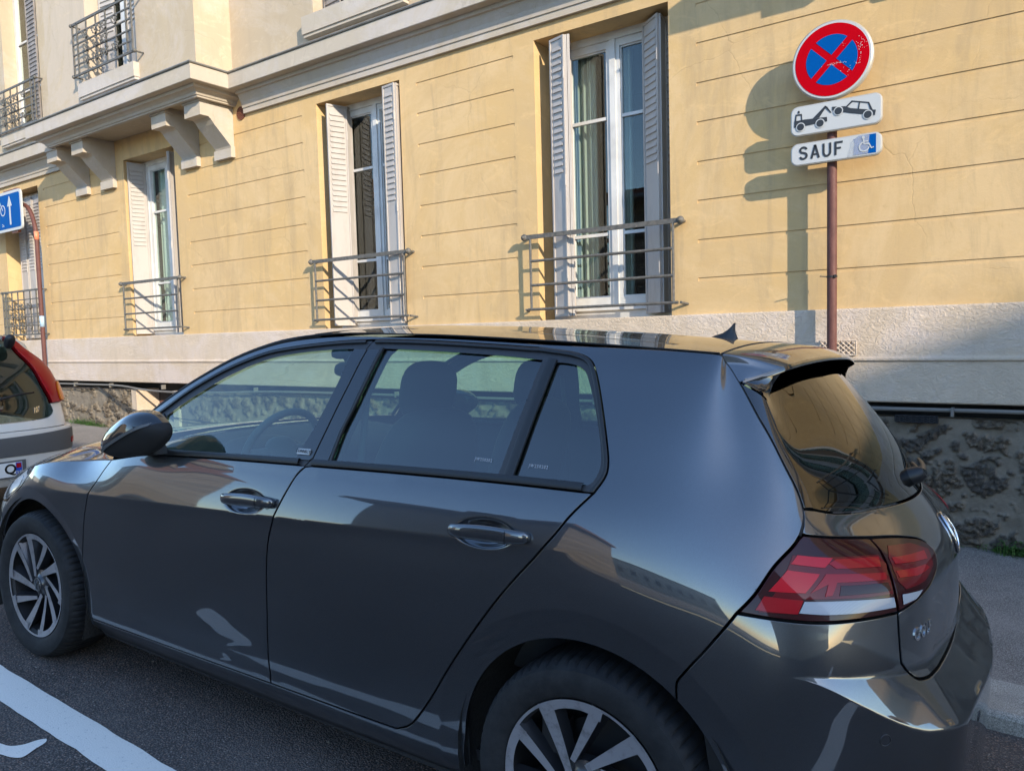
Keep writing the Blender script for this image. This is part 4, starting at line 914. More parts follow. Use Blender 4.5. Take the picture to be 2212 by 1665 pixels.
# -- shared curves (s,z) --
fdg=catmull([(.5454,.9159),(.5188,.8767),(.4932,.8283),(.469,.7932),(.4523,.7654),(.4212,.6902),(.405,.62),(.394,.5613),(.3700,.4724),(.3600,.3774),(.3690,.3215),(.3800,.2807),(.3931,.2480)],.014)
bgl=catmull([(1.6281,1.0055),(1.6027,.9794),(1.5784,.929),(1.5487,.862),(1.5346,.8298),(1.5121,.7692),(1.499,.6903),(1.4935,.6009),(1.4925,.5234),(1.4890,.4386),(1.4860,.34),(1.4900,.2720)],.014)
rgl=catmull([(2.03,.284)]+TR['rgap'][1:-1]+[(2.6276,1.0447)],.014)
belt=catmull(TR['belt'][0:1]+TR['belt'][1:],.03)
ws=catmull([(.545,.98),(.60,1.035),(.70,1.108),(.80,1.172),(.905,1.237),(1.065,1.318),(1.24,1.378),(1.345,1.400),(1.56,1.420),(1.8,1.4215),(2.0,1.4205),(2.4,1.409),(2.7,1.396),(2.8475,1.3885)],.02)
hg=catmull([(2.8475,1.3885),(2.90,1.382),(2.96,1.372)]+TR['hgap'][1:9]+[(3.1520,.9885)],.014)
ll=catmull(rev(TR['lampleft'])[0:1]+[(3.0750,.9315),(3.0269,.8687),(2.9906,.8285)],.014)
bgr=catmull([(2.9906,.8285)]+TR['bgapr'][1:4]+[(2.868,.6500),(2.8665,.6045)],.014)
door_f=fdg+lin([(.3931,.248),(1.49,.2720)],.02)[1:]+rev(bgl)[1:]+rev([p for p in belt if p[0]<1.6368])+lin([(.7735,.9589),(.5454,.9159)],.02)[1:]
door_r=rev(bgl)+[p for p in belt if p[0]>1.6368]+rev(rgl)+lin([(2.03,.284),(1.49,.272)],.02)[1:-1]
front_doors=panel('front_door',door_f,'car_paint',sp=.02,mirror=True)
rear_doors=panel('rear_door',door_r,'car_paint',sp=.02,mirror=True)
RA=.368
side_out=([(.405,.195)]+lin([(.405,.195),(.3931,.248)],.02)+lin([(.3931,.248),(1.49,.2720),(2.03,.284)],.02)+rgl
 +catmull(TR['dlorear'],.012)[1:]+catmull(TR['dlotop'],.014)[1:]+lin([(.7224,1.0801),(.66,1.03),(.5454,.9159)],.02)[1:]
 +rev([])+lin([(.5454,.9159),(.535,.95),(.545,.98)],.02)[1:]+ws[1:]+hg[1:]+ll[1:]+bgr[1:]
 +arc(WR,RA,51.4,172,40)+lin([(2.27,.36),(2.262,.30),(2.262,.215),(2.26,.195)],.02)+lin([(2.26,.195),(.405,.195)],.03)[1:-1])
side_panels=panel('side_panel',side_out,'car_paint',sp=.02,mirror=True)
# front fender
ft=catmull([(.5454,.9159),(.45,.905),(.3,.885),(.15,.866),(.03,.845),(-.05,.824),(-.12,.806),(-.3,.745),(-.5,.690)],.02)
ftf=[p for p in ft if p[0]>-.055]
fender_out=ftf+catmull([(-.055,.81),(-.07,.785),(-.12,.74),(-.17,.708),(-.26,.665),(-.33,.60),(-.348,.47)],.02)+arc(WF,RA,155,14,44)+lin([(.357,.405),(.372,.34),(.385,.26),(.39,.20)],.02)+lin([(.402,.20),(.3931,.248)],.02)+rev(fdg)[1:-1]
panel('front_fender',fender_out,'car_paint',sp=.02,mirror=True)
# headlamp, front bumper
hl=clean(catmull([(-.057,.814),(-.12,.803),(-.3,.742),(-.5,.687),(-.75,.665),(-1.0,.66)],.02)+lin([(-1.0,.66),(-1.03,.60)],.02)[1:]+catmull([(-1.03,.60),(-.75,.60),(-.5,.615),(-.3,.645),(-.17,.706),(-.12,.738),(-.07,.783),(-.057,.814)],.02)[1:-1])
hlm=panel('headlamp',hl,'head_glass',sp=.02,off=.001,mirror=True)
for a_ in(1,-1):
    q=panel('reflector',catmull([(-.16,.765),(-.3,.715),(-.55,.665),(-.5,.635),(-.3,.665),(-.17,.725)],.02,True),'chrome',parent=hlm[0 if a_>0 else 1],sp=.02,off=.0025,gap=0,bev=.001,thick=.002)
    if a_<0:
        for v_ in q.data.vertices: v_.co.y*=-1
        q.data.flip_normals()
fb=lin([(-.335,.60),(-.30,.637),(-.5,.607),(-.75,.592),(-1.04,.592),(-1.05,.66),(-1.45,.67),(-1.45,.24)],.03)+lin([(-1.45,.24),(-.37,.24),(-.35,.30),(-.352,.47)],.03)[1:]
panel('front_bumper',clean(fb),'car_paint',sp=.04,mirror=True)
# ---- rear: hatch, glass, lamps, bumper (mirror round the centre line) ----
gb=catmull([(3.2485,1.0345),(3.33,1.0200),(3.4133,1.0125),(3.52,1.010),(3.62,1.007),(3.80,1.004),(4.02,1.002)],.02)
strip=[(3.222,1.0295),(3.2711,1.031)]
hl_side=[(3.1985,1.040),(3.1940,1.0265),(3.1775,1.0073),(3.1600,.9920)]
lt=catmull([(3.1600,.9890),(3.2330,.9800),(3.3683,.9655),(3.4697,.9550),(3.5600,.9420),(3.6000,.9340),(3.628,.922),(3.6392,.9080),(3.634,.893),(3.6179,.8811),(3.5861,.8681),(3.518,.8554),(3.4077,.8436),(3.3546,.8323),(3.3012,.8196)],.012)
hv=catmull([(3.3012,.8196),(3.3032,.7758),(3.3033,.7324),(3.3047,.7070),(3.315,.692),(3.3366,.6687),(3.36,.662),(3.45,.658),(4.02,.655)],.014)
half=gb[::-1]+hl_side+lt[1:]+hv[1:]
half=clean(half)
hatch_out=clean(half+mirr(half))
hatch=panel('tailgate',hatch_out,'car_paint',sp=.02,gap=.0018)
# rear screen
tr_=catmull([(3.275,1.325),(3.245,1.300),(3.2170,1.268),(3.2045,1.2232),(3.2099,1.1589),(3.2246,1.1063),(3.2405,1.069),(3.2485,1.0345)],.014)
gl=clean([(4.02,1.345)]+lin([(4.02,1.345),(3.34,1.345),(3.275,1.325)],.03)[1:]+tr_[1:]+gb[1:])
glass_out=clean(gl+mirr(gl))
scr=panel('rear_window',glass_out,'rear_screen',sp=.025,off=-.003,gap=.0035,bev=.001,thick=.006,feats=False)
tm=clean(catmull(TR['hgap'][2:8]+[(3.1975,1.038)],.014)+[(3.2485,1.0345)]+[p for p in rev(tr_)[1:] if p[1]<1.270]+[(3.2170,1.272)]+lin([(3.2170,1.272),TR['hgap'][2]],.02)[1:-1])
trims=panel('rear_window_trim',tm,'gloss_black',sp=.02,gap=.003,off=.002,feats=False,mirror=True)
# tail lamps
sp_=catmull([(3.3683,.9642),(3.3639,.9543),(3.3564,.9434),(3.3327,.9242),(3.3113,.903),(3.3003,.8798),(3.2975,.8514),(3.3012,.8200)],.012)
lo=clean(lin([(3.1433,.9815),(3.1600,.9890)],.01)+[p for p in lt if p[0]>3.16 and p[0]<3.366 and p[1]>.95]+sp_+catmull([(3.2979,.8202),(3.2398,.8186),(3.1586,.8195),(3.0772,.8249),(3.0326,.8273),(2.9920,.8300)],.014)[1:]+catmull([(2.9920,.8300),(3.0269,.8687),(3.0750,.9315),(3.1433,.9815)],.014)[1:-1])
li=clean([p for p in lt if (p[0]>3.370)]+[(3.3546,.8323),(3.3012,.8200)]+rev(sp_)[1:])
def lampset(name,out,parts):
    a=panel(name,out,'lamp_dark',sp=.012,off=.001,gap=.0022,bev=.002,feats=False,mirror=True)
    for i,(nm,pts,mt,o_) in enumerate(parts):
        for side_,par in zip((1,-1),a):
            q=panel(nm,lin(pts,.01,True),mt,parent=par,sp=.012,off=o_,gap=0,bev=.0004,thick=.001,feats=False,mirror=False)
            if side_<0:
                me=q.data
                for v_ in me.vertices: v_.co.y*=-1
                me.flip_normals()
    return a
outer=lampset('tail_lamp',lo,[
 ('lamp_element',[(3.034,.836),(3.068,.874),(3.098,.9236),(3.115,.950),(3.205,.943),(3.33,.936),(3.322,.918),(3.303,.9045),(3.2935,.880),(3.291,.862),(3.24,.862),(3.12,.866),(3.112,.8375)],'lamp_body',.0022),
 ('lamp_element',[(3.1064,.9330),(3.1255,.9500),(3.2039,.9409),(3.1752,.9237)],'lamp_bright',.0034),
 ('lamp_element',[(3.0560,.8790),(3.0976,.9215),(3.161,.9130),(3.1263,.8772)],'lamp_bright',.0034),
 ('lamp_element',[(3.0285,.8398),(3.0471,.8690),(3.1222,.8636),(3.1099,.837)],'lamp_red',.0034),
 ('lamp_lens',[(3.1124,.8391),(3.1235,.8615),(3.20,.8595),(3.2896,.8552),(3.292,.8335),(3.2116,.8328),(3.159,.8346)],'lamp_white',.0036),
 ('lamp_element',[(3.1874,.9314),(3.2108,.9385),(3.3226,.9327),(3.299,.9155),(3.1975,.9209)],'lamp_red',.0034),
 ('lamp_element',[(3.1351,.8766),(3.1721,.9127),(3.2980,.9047),(3.2895,.8915),(3.1871,.8950),(3.1729,.8705),(3.160,.8700),(3.1700,.8925)],'lamp_red',.0034),
 ('lamp_shadow',[(3.185,.8700),(3.192,.8890),(3.288,.8860),(3.2885,.8690)],'lamp_dark',.0030),  # dark red field inside the lamp
])
inner=lampset('tail_lamp',li,[
 ('lamp_element',[(3.352,.928),(3.40,.945),(3.52,.935),(3.60,.912),(3.56,.880),(3.44,.868),(3.33,.866),(3.316,.885),(3.325,.905)],'lamp_body',.0022),
 ('lamp_element',[(3.3604,.9262),(3.5598,.914),(3.5408,.8989),(3.3487,.9146)],'lamp_red',.0034),
 ('lamp_element',[(3.3304,.9038),(3.4953,.8941),(3.52,.8836),(3.4033,.8839),(3.3256,.8903)],'lamp_red',.0034),
 ('lamp_lens',[(3.3138,.8574),(3.40,.8540),(3.36,.8400),(3.3123,.8354)],'lamp_white',.0036)])
# bumper
bo=clean(rev(bgr)+[]+catmull([(2.9906,.8285),(3.0326,.8268),(3.0772,.8244),(3.1586,.8190),(3.2398,.8181),(3.2979,.8190),(3.3012,.8190)],.014)[1:]+hv[1:])
bh=clean(bo);low=lin([(4.02,.235),(3.02,.235),(2.985,.30)],.03)+rev(arc(WR,RA,51.4,2,24))[0:]
bump_out=clean(bo+mirr(bo)[1:]+[] )
bot=mirr(low)  # right half from centre to far arch
right=clean(rev(arc((2*SC-WR[0],WR[1]),RA,128.6,178,24))[::-1])
left_low=clean([(4.02,.235)]+lin([(4.02,.235),(3.02,.235),(2.995,.30)],.03)[1:]+arc(WR,RA,2,51,24))
outl=clean(bo+mirr(bo)+mirr(left_low)+left_low[1:])
bumper=panel('rear_bumper',outl,'car_paint',sp=.014)
m=MB();c_=surf(np.array([3.2394]),np.array([.5729]))[0];n_=surfn(np.array([3.2394]),np.array([.5729]))[0]
def ringon(s,z,r,mat,name,tr=.0009,fill=None):
    t=np.linspace(0,2*np.pi,33)[:-1];c0=surf(np.array([s]),np.array([z]))[0];nn=surfn(np.array([s]),np.array([z]))[0]
    a=np.cross(nn,[0,0,1]);a/=np.linalg.norm(a);b=np.cross(a,nn);m=MB();m.tube([tuple(c0+nn*.0006+r*(math.cos(q)*a+math.sin(q)*b)) for q in t],tr,6,closed=True);return m.build(name,mat,bumper,True)
ringon(3.2394,.5729,.0125,'gunmetal','parking_sensor');ringon(3.62,.52,.0125,'gunmetal','parking_sensor')
# black lower skirt
def strip_panel(name,pts,mat,off,**k): return panel(name,lin(pts,.03,True),mat,off=off,feats=False,**k)
# ---- greenhouse: frames and glass ----
P_=TR
def outline_offset(L,dx,dz): return [(a+dx,b+dz) for a,b in L]
fgt=[(1.6443,1.3790),(1.58,1.3755),(1.4139,1.3592),(1.2593,1.3306),(1.0918,1.268),(.9407,1.1863),(.8683,1.142),(.8120,1.105)]
fg=clean(catmull(fgt,.014)+lin([(.8120,1.105),(.8130,1.03),(.8200,.976)],.015)[1:]+catmull([(.82,.976),(1.1635,.9965),(1.4569,1.0125),(1.5682,1.0165)],.03)[1:]+catmull([(1.5682,1.0165),(1.5818,1.0505),(1.6125,1.1382),(1.6374,1.2601),(1.6443,1.3790)],.02)[1:-1])
rg=clean(catmull([(1.7697,1.3834),(1.9045,1.3821),(2.0847,1.378),(2.2504,1.3726),(2.3803,1.3650)],.02)+lin([(2.3803,1.365),(2.3387,1.053)],.02)[1:]+catmull([(2.3387,1.053),(2.1522,1.046),(1.896,1.0345),(1.7302,1.0255)],.03)[1:]+catmull([(1.7302,1.0255),(1.7333,1.1178),(1.7482,1.1915),(1.7638,1.3227),(1.7697,1.3834)],.02)[1:-1])
qg=clean(catmull([(2.4100,1.3585)]+TR['qglass'][1:-1]+[(2.3720,1.0545)],.012)+lin([(2.372,1.0545),(2.41,1.3585)],.02)[1:-1])
DLO=clean(catmull(TR['dlotop'],.014)+lin([(.7224,1.0801),(.70,1.05),(.7000,.9560)],.02)[1:]+[p for p in catmull([(.70,.9560)]+TR['belt'],.03)][1:]+catmull(TR['dlorear'],.012)[1:-1])
fr_f=clean([p for p in catmull(TR['dlotop'],.014) if p[0]<1.712]+lin([(.7224,1.0801),(.70,1.05),(.7000,.9560)],.02)[1:]+[p for p in catmull([(.70,.9560)]+TR['belt'],.03) if p[0]<1.62][1:]+catmull(rev(TR['bpgap']),.014))
fr_r=clean(catmull(TR['bpgap'],.014)+[p for p in catmull([(.70,.9560)]+TR['belt'],.03) if p[0]>1.64]+catmull(TR['dlorear'],.012)[1:-1]+[p for p in catmull(TR['dlotop'],.014) if p[0]>1.712])
for nm,out,hs,pars in(('window_frame',fr_f,[fg],front_doors),('window_frame',fr_r,[rg,qg],rear_doors)):
    a=panel(nm,out,'trim_black',sp=.03,off=-.0035,gap=.001,bev=.0015,thick=.02,feats=False,mirror=True,holes=hs)
    for o_,p_ in zip(a,pars): o_.parent=p_
# gloss black pillar covers
bp1=clean([(1.6500,1.3780)]+catmull([(1.6443,1.3790),(1.6374,1.2601),(1.6125,1.1382),(1.5818,1.0505),(1.5720,1.0210)],.02)[1:]+[(1.6360,1.0240)]+catmull([(1.6475,1.0333),(1.6556,1.0864),(1.6681,1.1536),(1.6851,1.2508),(1.7034,1.3770)],.02))
bp2=clean(catmull([(1.7074,1.3770),(1.6891,1.2508),(1.6721,1.1536),(1.6596,1.0864),(1.6500,1.0260)],.02)+[(1.7160,1.0310)]+catmull([(1.7213,1.1178),(1.7362,1.1915),(1.7518,1.3227),(1.7577,1.3780)],.02))
for out,pars in((bp1,front_doors),(bp2,rear_doors)):
    a=panel('pillar_cover',out,'gloss_black',sp=.03,off=.0005,gap=0.0005,bev=.0015,thick=.004,feats=False,mirror=True)
    for o_,p_ in zip(a,pars): o_.parent=p_
def ribbon(name,L,w,mat,pars,off=.003,h=.004):
    # raised strip of width w following a curve in (s,z), offset downwards/right
    L=np.array(L);t=np.gradient(L,axis=0);t/=np.linalg.norm(t,axis=1,keepdims=True);nn=np.stack([-t[:,1],t[:,0]],1)
    prof=[(0,-.004),(0.0,off+h*.6),(w*.15,off+h),(w*.85,off+h),(w,off+h*.6),(w,-.004)];V=[];K=len(prof)
    cols=[surf((L+nn*a)[:,0],(L+nn*a)[:,1],o_) for a,o_ in prof]
    for i in range(len(L)):
        for c in cols: V.append(tuple(c[i]))
    F=[(i*K+j,i*K+j+1,(i+1)*K+j+1,(i+1)*K+j) for i in range(len(L)-1) for j in range(K-1)]
    for sg_,par in zip((1,-1),pars):
        o_=obj(name,[(p[0],sg_*p[1],p[2]) for p in V],F,mat,par,True,sharp=40)
# waist seals
wb=[(s,z+.001) for s,z in catmull([(.70,.9560)]+TR['belt'],.03)]
ribbon('waist_seal',[p for p in wb if p[0]<1.622],.0185,'satin_black',front_doors)
ribbon('waist_seal',[p for p in wb if p[0]>1.632 and p[0]<2.622],.0185,'satin_black',rear_doors)
ribbon('window_trim',lin([(2.3895,1.054),(2.4300,1.364)],.03),.030,'satin_black',rear_doors,.001,.003)
ribbon('window_trim',catmull([(1.7302,1.0255),(1.7333,1.1178),(1.7482,1.1915),(1.7638,1.3227),(1.7697,1.3834)],.03),.009,'satin_black',rear_doors,.001,.003)
def ribb2(L,w,mat,pars,nm='window_seal',off=.002,h=.003): ribbon(nm,L,w,mat,pars,off,h)
ribb2(rev([(s,z-.003) for s,z in catmull(TR['dlotop'],.02) if s<1.70]),-.008,'satin_black',front_doors)
ribb2(rev([(s,z-.003) for s,z in catmull(TR['dlotop'],.02) if s>1.72]),-.008,'satin_black',rear_doors)
ribb2(catmull(TR['dlorear'],.012),.010,'satin_black',rear_doors)
# body colour sail behind the mirror
a=panel('mirror_sail',lin([(.70,.975),(.72,1.065),(.79,1.11),(.808,1.10),(.813,.985)],.02,True),'satin_black',sp=.03,off=.003,gap=0,thick=.01,feats=False,mirror=True)
for o_,p_ in zip(a,front_doors): o_.parent=p_
for out,pars in((fg,front_doors),(rg,rear_doors),(qg,rear_doors)):
    mt='car_glass' if out is fg else 'car_glass_rear'
    a=panel('window_pane',out,mt,sp=.03,off=-.009,gap=-.004,bev=.0005,thick=.004,feats=False,mirror=True)
    for o_,p_ in zip(a,pars): o_.parent=p_
# inner dark skin of doors and side
inn=lambda out,nm,off=-.045,pars=None,gap=.004:panel(nm,out,'cabin',sp=.05,off=off,gap=gap,bev=.001,thick=.002,feats=False,mirror=True)
a=inn(door_f,'door_lining');b=inn(door_r,'door_lining')
for L,pr in((a,front_doors),(b,rear_doors)):
    for o_,p_ in zip(L,pr): o_.parent=p_
cp=clean([(2.36,1.3911)]+catmull(rev(TR['dlorear']),.02)+rev([p for p in rgl if p[1]>.7])+[(2.5,.7),(2.85,.7),(2.95,.95)]+rev([p for p in hg if p[0]>2.86])+[(2.83,1.385),(2.6,1.398)])
inn(cp,'pillar_lining',-.03)
for i,pts in enumerate(([(1.57,1.41),(1.60,1.38),(1.6334,1.26),(1.6085,1.1382),(1.5642,1.0155),(1.55,.98),(1.72,.98),(1.7342,1.026),(1.7373,1.1178),(1.7522,1.1915),(1.7678,1.3227),(1.7737,1.385),(1.79,1.41)],)):
    panel('pillar_lining',lin(pts,.03,True),'cabin',sp=.04,off=-.03,gap=0,bev=.001,thick=.01,feats=False,mirror=True)
rl=clean(rev(catmull(TR['dlotop'],.03))+[(2.4,1.408),(2.0,1.42),(1.6,1.418),(1.34,1.395),(1.06,1.312),(.9,1.23),(.78,1.155),(.70,1.10)])
panel('roof_rail_lining',rl,'cabin',sp=.04,off=-.03,gap=0,bev=.001,thick=.003,feats=False,mirror=True)
# ---- roof, spoiler, windscreen, bonnet ----
_gz=np.array([(.545,.98),(.60,1.035),(.70,1.108),(.80,1.172),(.905,1.237),(1.065,1.318),(1.24,1.378),(1.345,1.400),(1.56,1.420),(1.8,1.4215),(2.0,1.4205),(2.4,1.409),(2.7,1.396),(2.8475,1.3885),(3.1,1.375)])
_gc=np.array(catmull([tuple(p) for p in _gz],.02))
def railz(x): return np.interp(x,_gc[:,0],_gc[:,1])
_rx=np.linspace(.5,2.9,80);_rp=surf(_rx,railz(_rx));
def railw(x):
    x=np.asarray(x,float);return np.where(x>2.8475,np.interp(2.8475,_rx,-_rp[:,1])-(x-2.8475)*.22,np.interp(x,_rx,-_rp[:,1]))
def rooff(x,q,o=0.):
    # q in -1..1 across
    x=np.asarray(x,float);q=np.asarray(q,float)
    w=railw(x);cr_=np.interp(x,[1.2,1.6,2.0,2.4,2.7,2.85,3.05],[.040,.043,.043,.041,.038,.036,.022])
    return np.stack([x,q*w,railz(x)+cr_*(1-np.abs(q)**2.3)+o],-1)
def patch(name,fn,us,vs,mat,parent=None,thick=None):
    U,V=np.meshgrid(us,vs);p=fn(U.ravel(),V.ravel());e=1e-3
    a=fn(U.ravel()+e,V.ravel())-fn(U.ravel()-e,V.ravel());b=fn(U.ravel(),V.ravel()+e)-fn(U.ravel(),V.ravel()-e);n=np.cross(a,b);n/=np.maximum(np.linalg.norm(n,axis=1,keepdims=True),1e-12)
    if n[:,2].mean()<0:n=-n
    nu,nv=len(us),len(vs);F=[(j*nu+i,j*nu+i+1,(j+1)*nu+i+1,(j+1)*nu+i) for j in range(nv-1) for i in range(nu-1)]
    return obj(name,p,F,mat,parent if parent is not None else car,True,normals=n)
qs=np.sin(np.linspace(-math.pi/2,math.pi/2,41))
hx=lambda q:1.36+.09*q*q*1.0
def roof_uv(u,v):
    xa=1.33+.10*v*v;xb=2.852-.0*v;return rooff(xa+(xb-xa)*u,v)
patch('roof',roof_uv,np.linspace(0,1,60),qs*.994,'car_paint')
patch('headlining',lambda u,v:roof_uv(u,v)-np.array([0,0,.035]),np.linspace(0,1,20),qs*.98,'cabin')
def ditch(sg_):
    m=MB();m.tube([tuple(p) for p in rooff(np.linspace(1.35,2.85,40),np.full(40,sg_*.996),.0005)],.0028,6);return m.build('roof_moulding','matt_black',car,True)
ditch(-1);ditch(1)
SB=.80
G_=surf(np.array([3.0479]),np.array([1.3208]),.001)[0]
_hgp=surf(np.array([p[0] for p in hg if p[0]<3.06]),np.array([p[1] for p in hg if p[0]<3.06]),.0)
_lip=np.array([(3.035,0,1.388),(3.030,-.15,1.387),(3.018,-.30,1.381),(3.006,-.42,1.373),(2.993,-.51,1.363),(2.960,-.555,1.346)]+[tuple(G_)])
_lipc=np.array(catmull([tuple(p) for p in _lip],.01));_ll=np.concatenate([[0],np.cumsum(np.linalg.norm(np.diff(_lipc,axis=0),axis=1))]);_lb=float(np.interp(.505,-_lipc[:,1],_ll));_ll=np.where(_ll<_lb,_ll/_lb*.84,.84+(_ll-_lb)/(_ll[-1]-_lb)*.16)
_frc=np.concatenate([rooff(np.full(30,2.857),np.linspace(0,-.97,30)),_hgp[2:],[G_]]);_fl=np.concatenate([[0],np.cumsum(np.linalg.norm(np.diff(_frc,axis=0),axis=1))])
_k=np.interp(np.abs(_frc[:,1]),[0,1],[0,1]);_fb=_fl[28];_fl=np.where(_fl<_fb,_fl/_fb*.84,.84+(_fl-_fb)/(_fl[-1]-_fb)*.16)
def spoil(u,v):
    a=np.abs(v);sg_=np.where(v>0,1,-1)
    A=np.stack([np.interp(a,_fl,_frc[:,k]) for k in range(3)],-1);B_=np.stack([np.interp(a,_ll,_lipc[:,k]) for k in range(3)],-1)
    p=A+(B_-A)*u[:,None];hgt=.010*np.sin(np.pi*u)*(1-a**6);p[:,2]+=hgt;p[:,1]*=-sg_*-1
    p[:,1]=sg_*np.abs(p[:,1]);return p
qs_s=np.concatenate([-np.linspace(1,0,61)[:-1],np.linspace(0,1,61)])
sp1=patch('spoiler',spoil,np.linspace(0,1,16),qs_s,'car_paint')
VM=float(np.interp(.51,-_lipc[:,1],_ll))
def spoil_low(u,v):
    a=spoil(np.ones_like(u),v*VM);b=surf(4.02+v*.73,1.335-.04*np.abs(v)**3+0*v,.0);t=u
    mid=(a+b)/2+np.array([-.02,0,.02]);a2=a+np.array([0,0,-.010])
    return (1-t)[:,None]**2*a2+(2*t*(1-t))[:,None]*mid+(t**2)[:,None]*b
patch('spoiler_underside',spoil_low,np.linspace(0,1,12),qs,'satin_black',sp1)
def lipf(u,v):
    a=spoil(np.ones_like(u),v);th=u*math.pi/2;return a+np.stack([.004*np.sin(th),0*u,-.012*u],-1)
patch('spoiler_lip',lipf,np.linspace(0,1,5),qs_s,'gloss_black',sp1)
# third brake light hint and side fins
_P=_lip[4];_Q=surf(np.array([3.2170]),np.array([1.272]),.003)[0]
for sg_ in(-1,1):
    V=[];na,nb=14,10
    for i in range(na):
        t=i/(na-1);pl=_P*(1-t)+G_*t if t>.001 else _P
        pl=_lipc[int(round(np.interp(t*(1-VM)+VM,_ll,np.arange(len(_ll)))))]+np.array([0,0,-.004])
        s_=3.2170+(3.0479-3.2170)*t;z_=1.272+(1.3208-1.272)*t;q=surf(np.array([s_]),np.array([z_]),.003)[0]
        for j_ in range(nb+1):
            r_=j_/nb;c_=(pl+q)/2+np.array([-.030,0.012,-.006])*(1-t);p=(1-r_)**2*pl+2*r_*(1-r_)*c_+r_*r_*q;V.append((p[0],sg_*abs(p[1]),p[2]))
    obj('spoiler_fin',V,[(i*(nb+1)+j_,(i+1)*(nb+1)+j_,(i+1)*(nb+1)+j_+1,i*(nb+1)+j_+1) for i in range(na-1) for j_ in range(nb)],'gloss_black',sp1,True)
# gap between roof and hatch
m=MB();m.tube([tuple(p) for p in rooff(np.full(40,2.8545),np.linspace(-.995,.995,40),-.001)],.0032,6);m.build('roof_gap','matt_black',car,True)
for sg_ in(-1,1):
    L_=[(a,b) for a,b in hg if a<3.20];P3=surf(np.array([a for a,b in L_]),np.array([b for a,b in L_]),-.0065);m=MB();m.tube([(p[0],sg_*abs(p[1]),p[2]) for p in P3],.0060,6);m.build('tailgate_seal','matt_black',car,True)
# windscreen
_wx=np.array([p for p in _gc if p[0]<1.46]);
def wind(u,v):
    # u 0 base..1 header, v -1..1
    k=np.interp(u,np.linspace(0,1,len(_wx)),_wx[:,0]);z=railz(k);w=railw(k)-.004
    bow=.16*(1-v*v)*(1-u)+.10*(1-v*v)*u
    bz=.012*(1-v*v)*(1-u)+.030*(1-v*v)*u
    return np.stack([k-bow,v*w,z+bz-.004],-1)
patch('windscreen',wind,np.linspace(0,1,30),np.linspace(-1,1,31),'car_glass')
m=MB()
for sg_ in(-1,1): m.tube([tuple(p) for p in wind(np.linspace(0,1,30),np.full(30,sg_*.985))],.010,6)
m.tube([tuple(p) for p in wind(np.full(30,.985),np.linspace(-1,1,30))],.012,6);m.build('windscreen_seal','matt_black',car,True)
_ft=np.array(ft)[::-1];
def bon(u,v):
    x=-.52+(1.07)*u;x=np.minimum(x,.5454);z=np.interp(x,_ft[:,0],_ft[:,1]);w=-surf(x,z)[:,1]-.002
    rise=np.interp(x,[-.6,-.3,.2,.55],[.080,.092,.092,.075]);nose=.34*(1-np.clip((x+.52)/.25,0,1))**2*(1-v*v)
    return np.stack([x-.30*(1-v*v)*np.clip(-(x-.3)/.8,0,1)+0*v,v*w,z+rise*(1-np.abs(v)**3)-.002],-1)
patch('bonnet',bon,np.linspace(0,1,40),qs,'car_paint')
def cowl(u,v):
    a=bon(np.ones_like(u),v);b=wind(np.zeros_like(u),v);return a+(b-a)*u[:,None]-np.array([0,0,.004])
patch('scuttle',cowl,np.linspace(0,1,4),np.linspace(-1,1,21),'matt_black')
# ---- antenna fin ----
def loft_fin():
    base_=[(2.625,0.),(2.645,.013),(2.68,.020),(2.715,.018),(2.728,.0)];m=MB();zb=rooff(np.array([2.68]),np.array([0.]))[0][2]-.004
    secs=[(0,2.620,2.722,.024),(.010,2.642,2.718,.018),(.019,2.668,2.714,.010),(.030,2.684,2.711,.007),(.042,2.696,2.710,.005),(.054,2.705,2.711,.003)]
    n=16;v=[]
    for h,a,b,w_ in secs:
        for k in range(n):
            t=2*math.pi*k/n;v.append(((a+b)/2+(b-a)/2*math.cos(t),w_*math.sin(t)*(1 if math.cos(t)<.3 else .8),zb+h-(2.68-((a+b)/2+(b-a)/2*math.cos(t)))*-.03))
    f=[(i*n+k,i*n+(k+1)%n,(i+1)*n+(k+1)%n,(i+1)*n+k) for i in range(len(secs)-1) for k in range(n)]+[tuple(range((len(secs)-1)*n,len(secs)*n))]
    m.add(v,f);return m.build('antenna','satin_black',car,True,sharp=60)
loft_fin()
# ---- door handles ----
def handle(hx_,hz,par):
    for sg_,pr in zip((1,-1),par):
        # grip: curved tapered bar
        n=28;K=14;V=[]
        L=.250
        for i in range(n+1):
            t=i/n;x=hx_-L*.5+L*t;zc_=hz+.001+.060*(x-hx_)+.004*math.sin(math.pi*t)
            p=surf(np.array([x]),np.array([zc_]),0.,False)[0]
            y_=-p[1];lift=.018*(1-(2*t-1)**6)+.004
            hh=.0205*(1-.30*abs(2*t-1)**2.5)*(1 if .02<t<.98 else .55);ww=.0095
            for k in range(K):
                a=2*math.pi*k/K;ca,sa=math.cos(a),math.sin(a)
                V.append((x,-sg_*(y_+lift+ww*(abs(ca)**.8)*(1 if ca>0 else -1)),zc_+hh*(abs(sa)**.9)*(1 if sa>0 else -1)))
        F=[(i*K+k,i*K+(k+1)%K,(i+1)*K+(k+1)%K,(i+1)*K+k) for i in range(n) for k in range(K)]+[tuple(range(K)),tuple(range(n*K,(n+1)*K))]
        h=obj('door_handle',V,F,'car_paint',pr,True)
        m=MB();x=hx_+L*.27;zc_=hz+.060*(x-hx_)+.001;y_=-surf(np.array([x]),np.array([zc_]),0.,False)[0][1]
        m.tube([(x-.0006,-sg_*(y_+.0222+.0097*math.cos(a)),zc_+.0200*math.sin(a)) for a in np.linspace(0,2*math.pi,25)[:-1]],.0009,5,closed=True);m.build('handle_seam','matt_black',h)
handle(1.411,.8730,front_doors);handle(2.353,.9105,rear_doors)
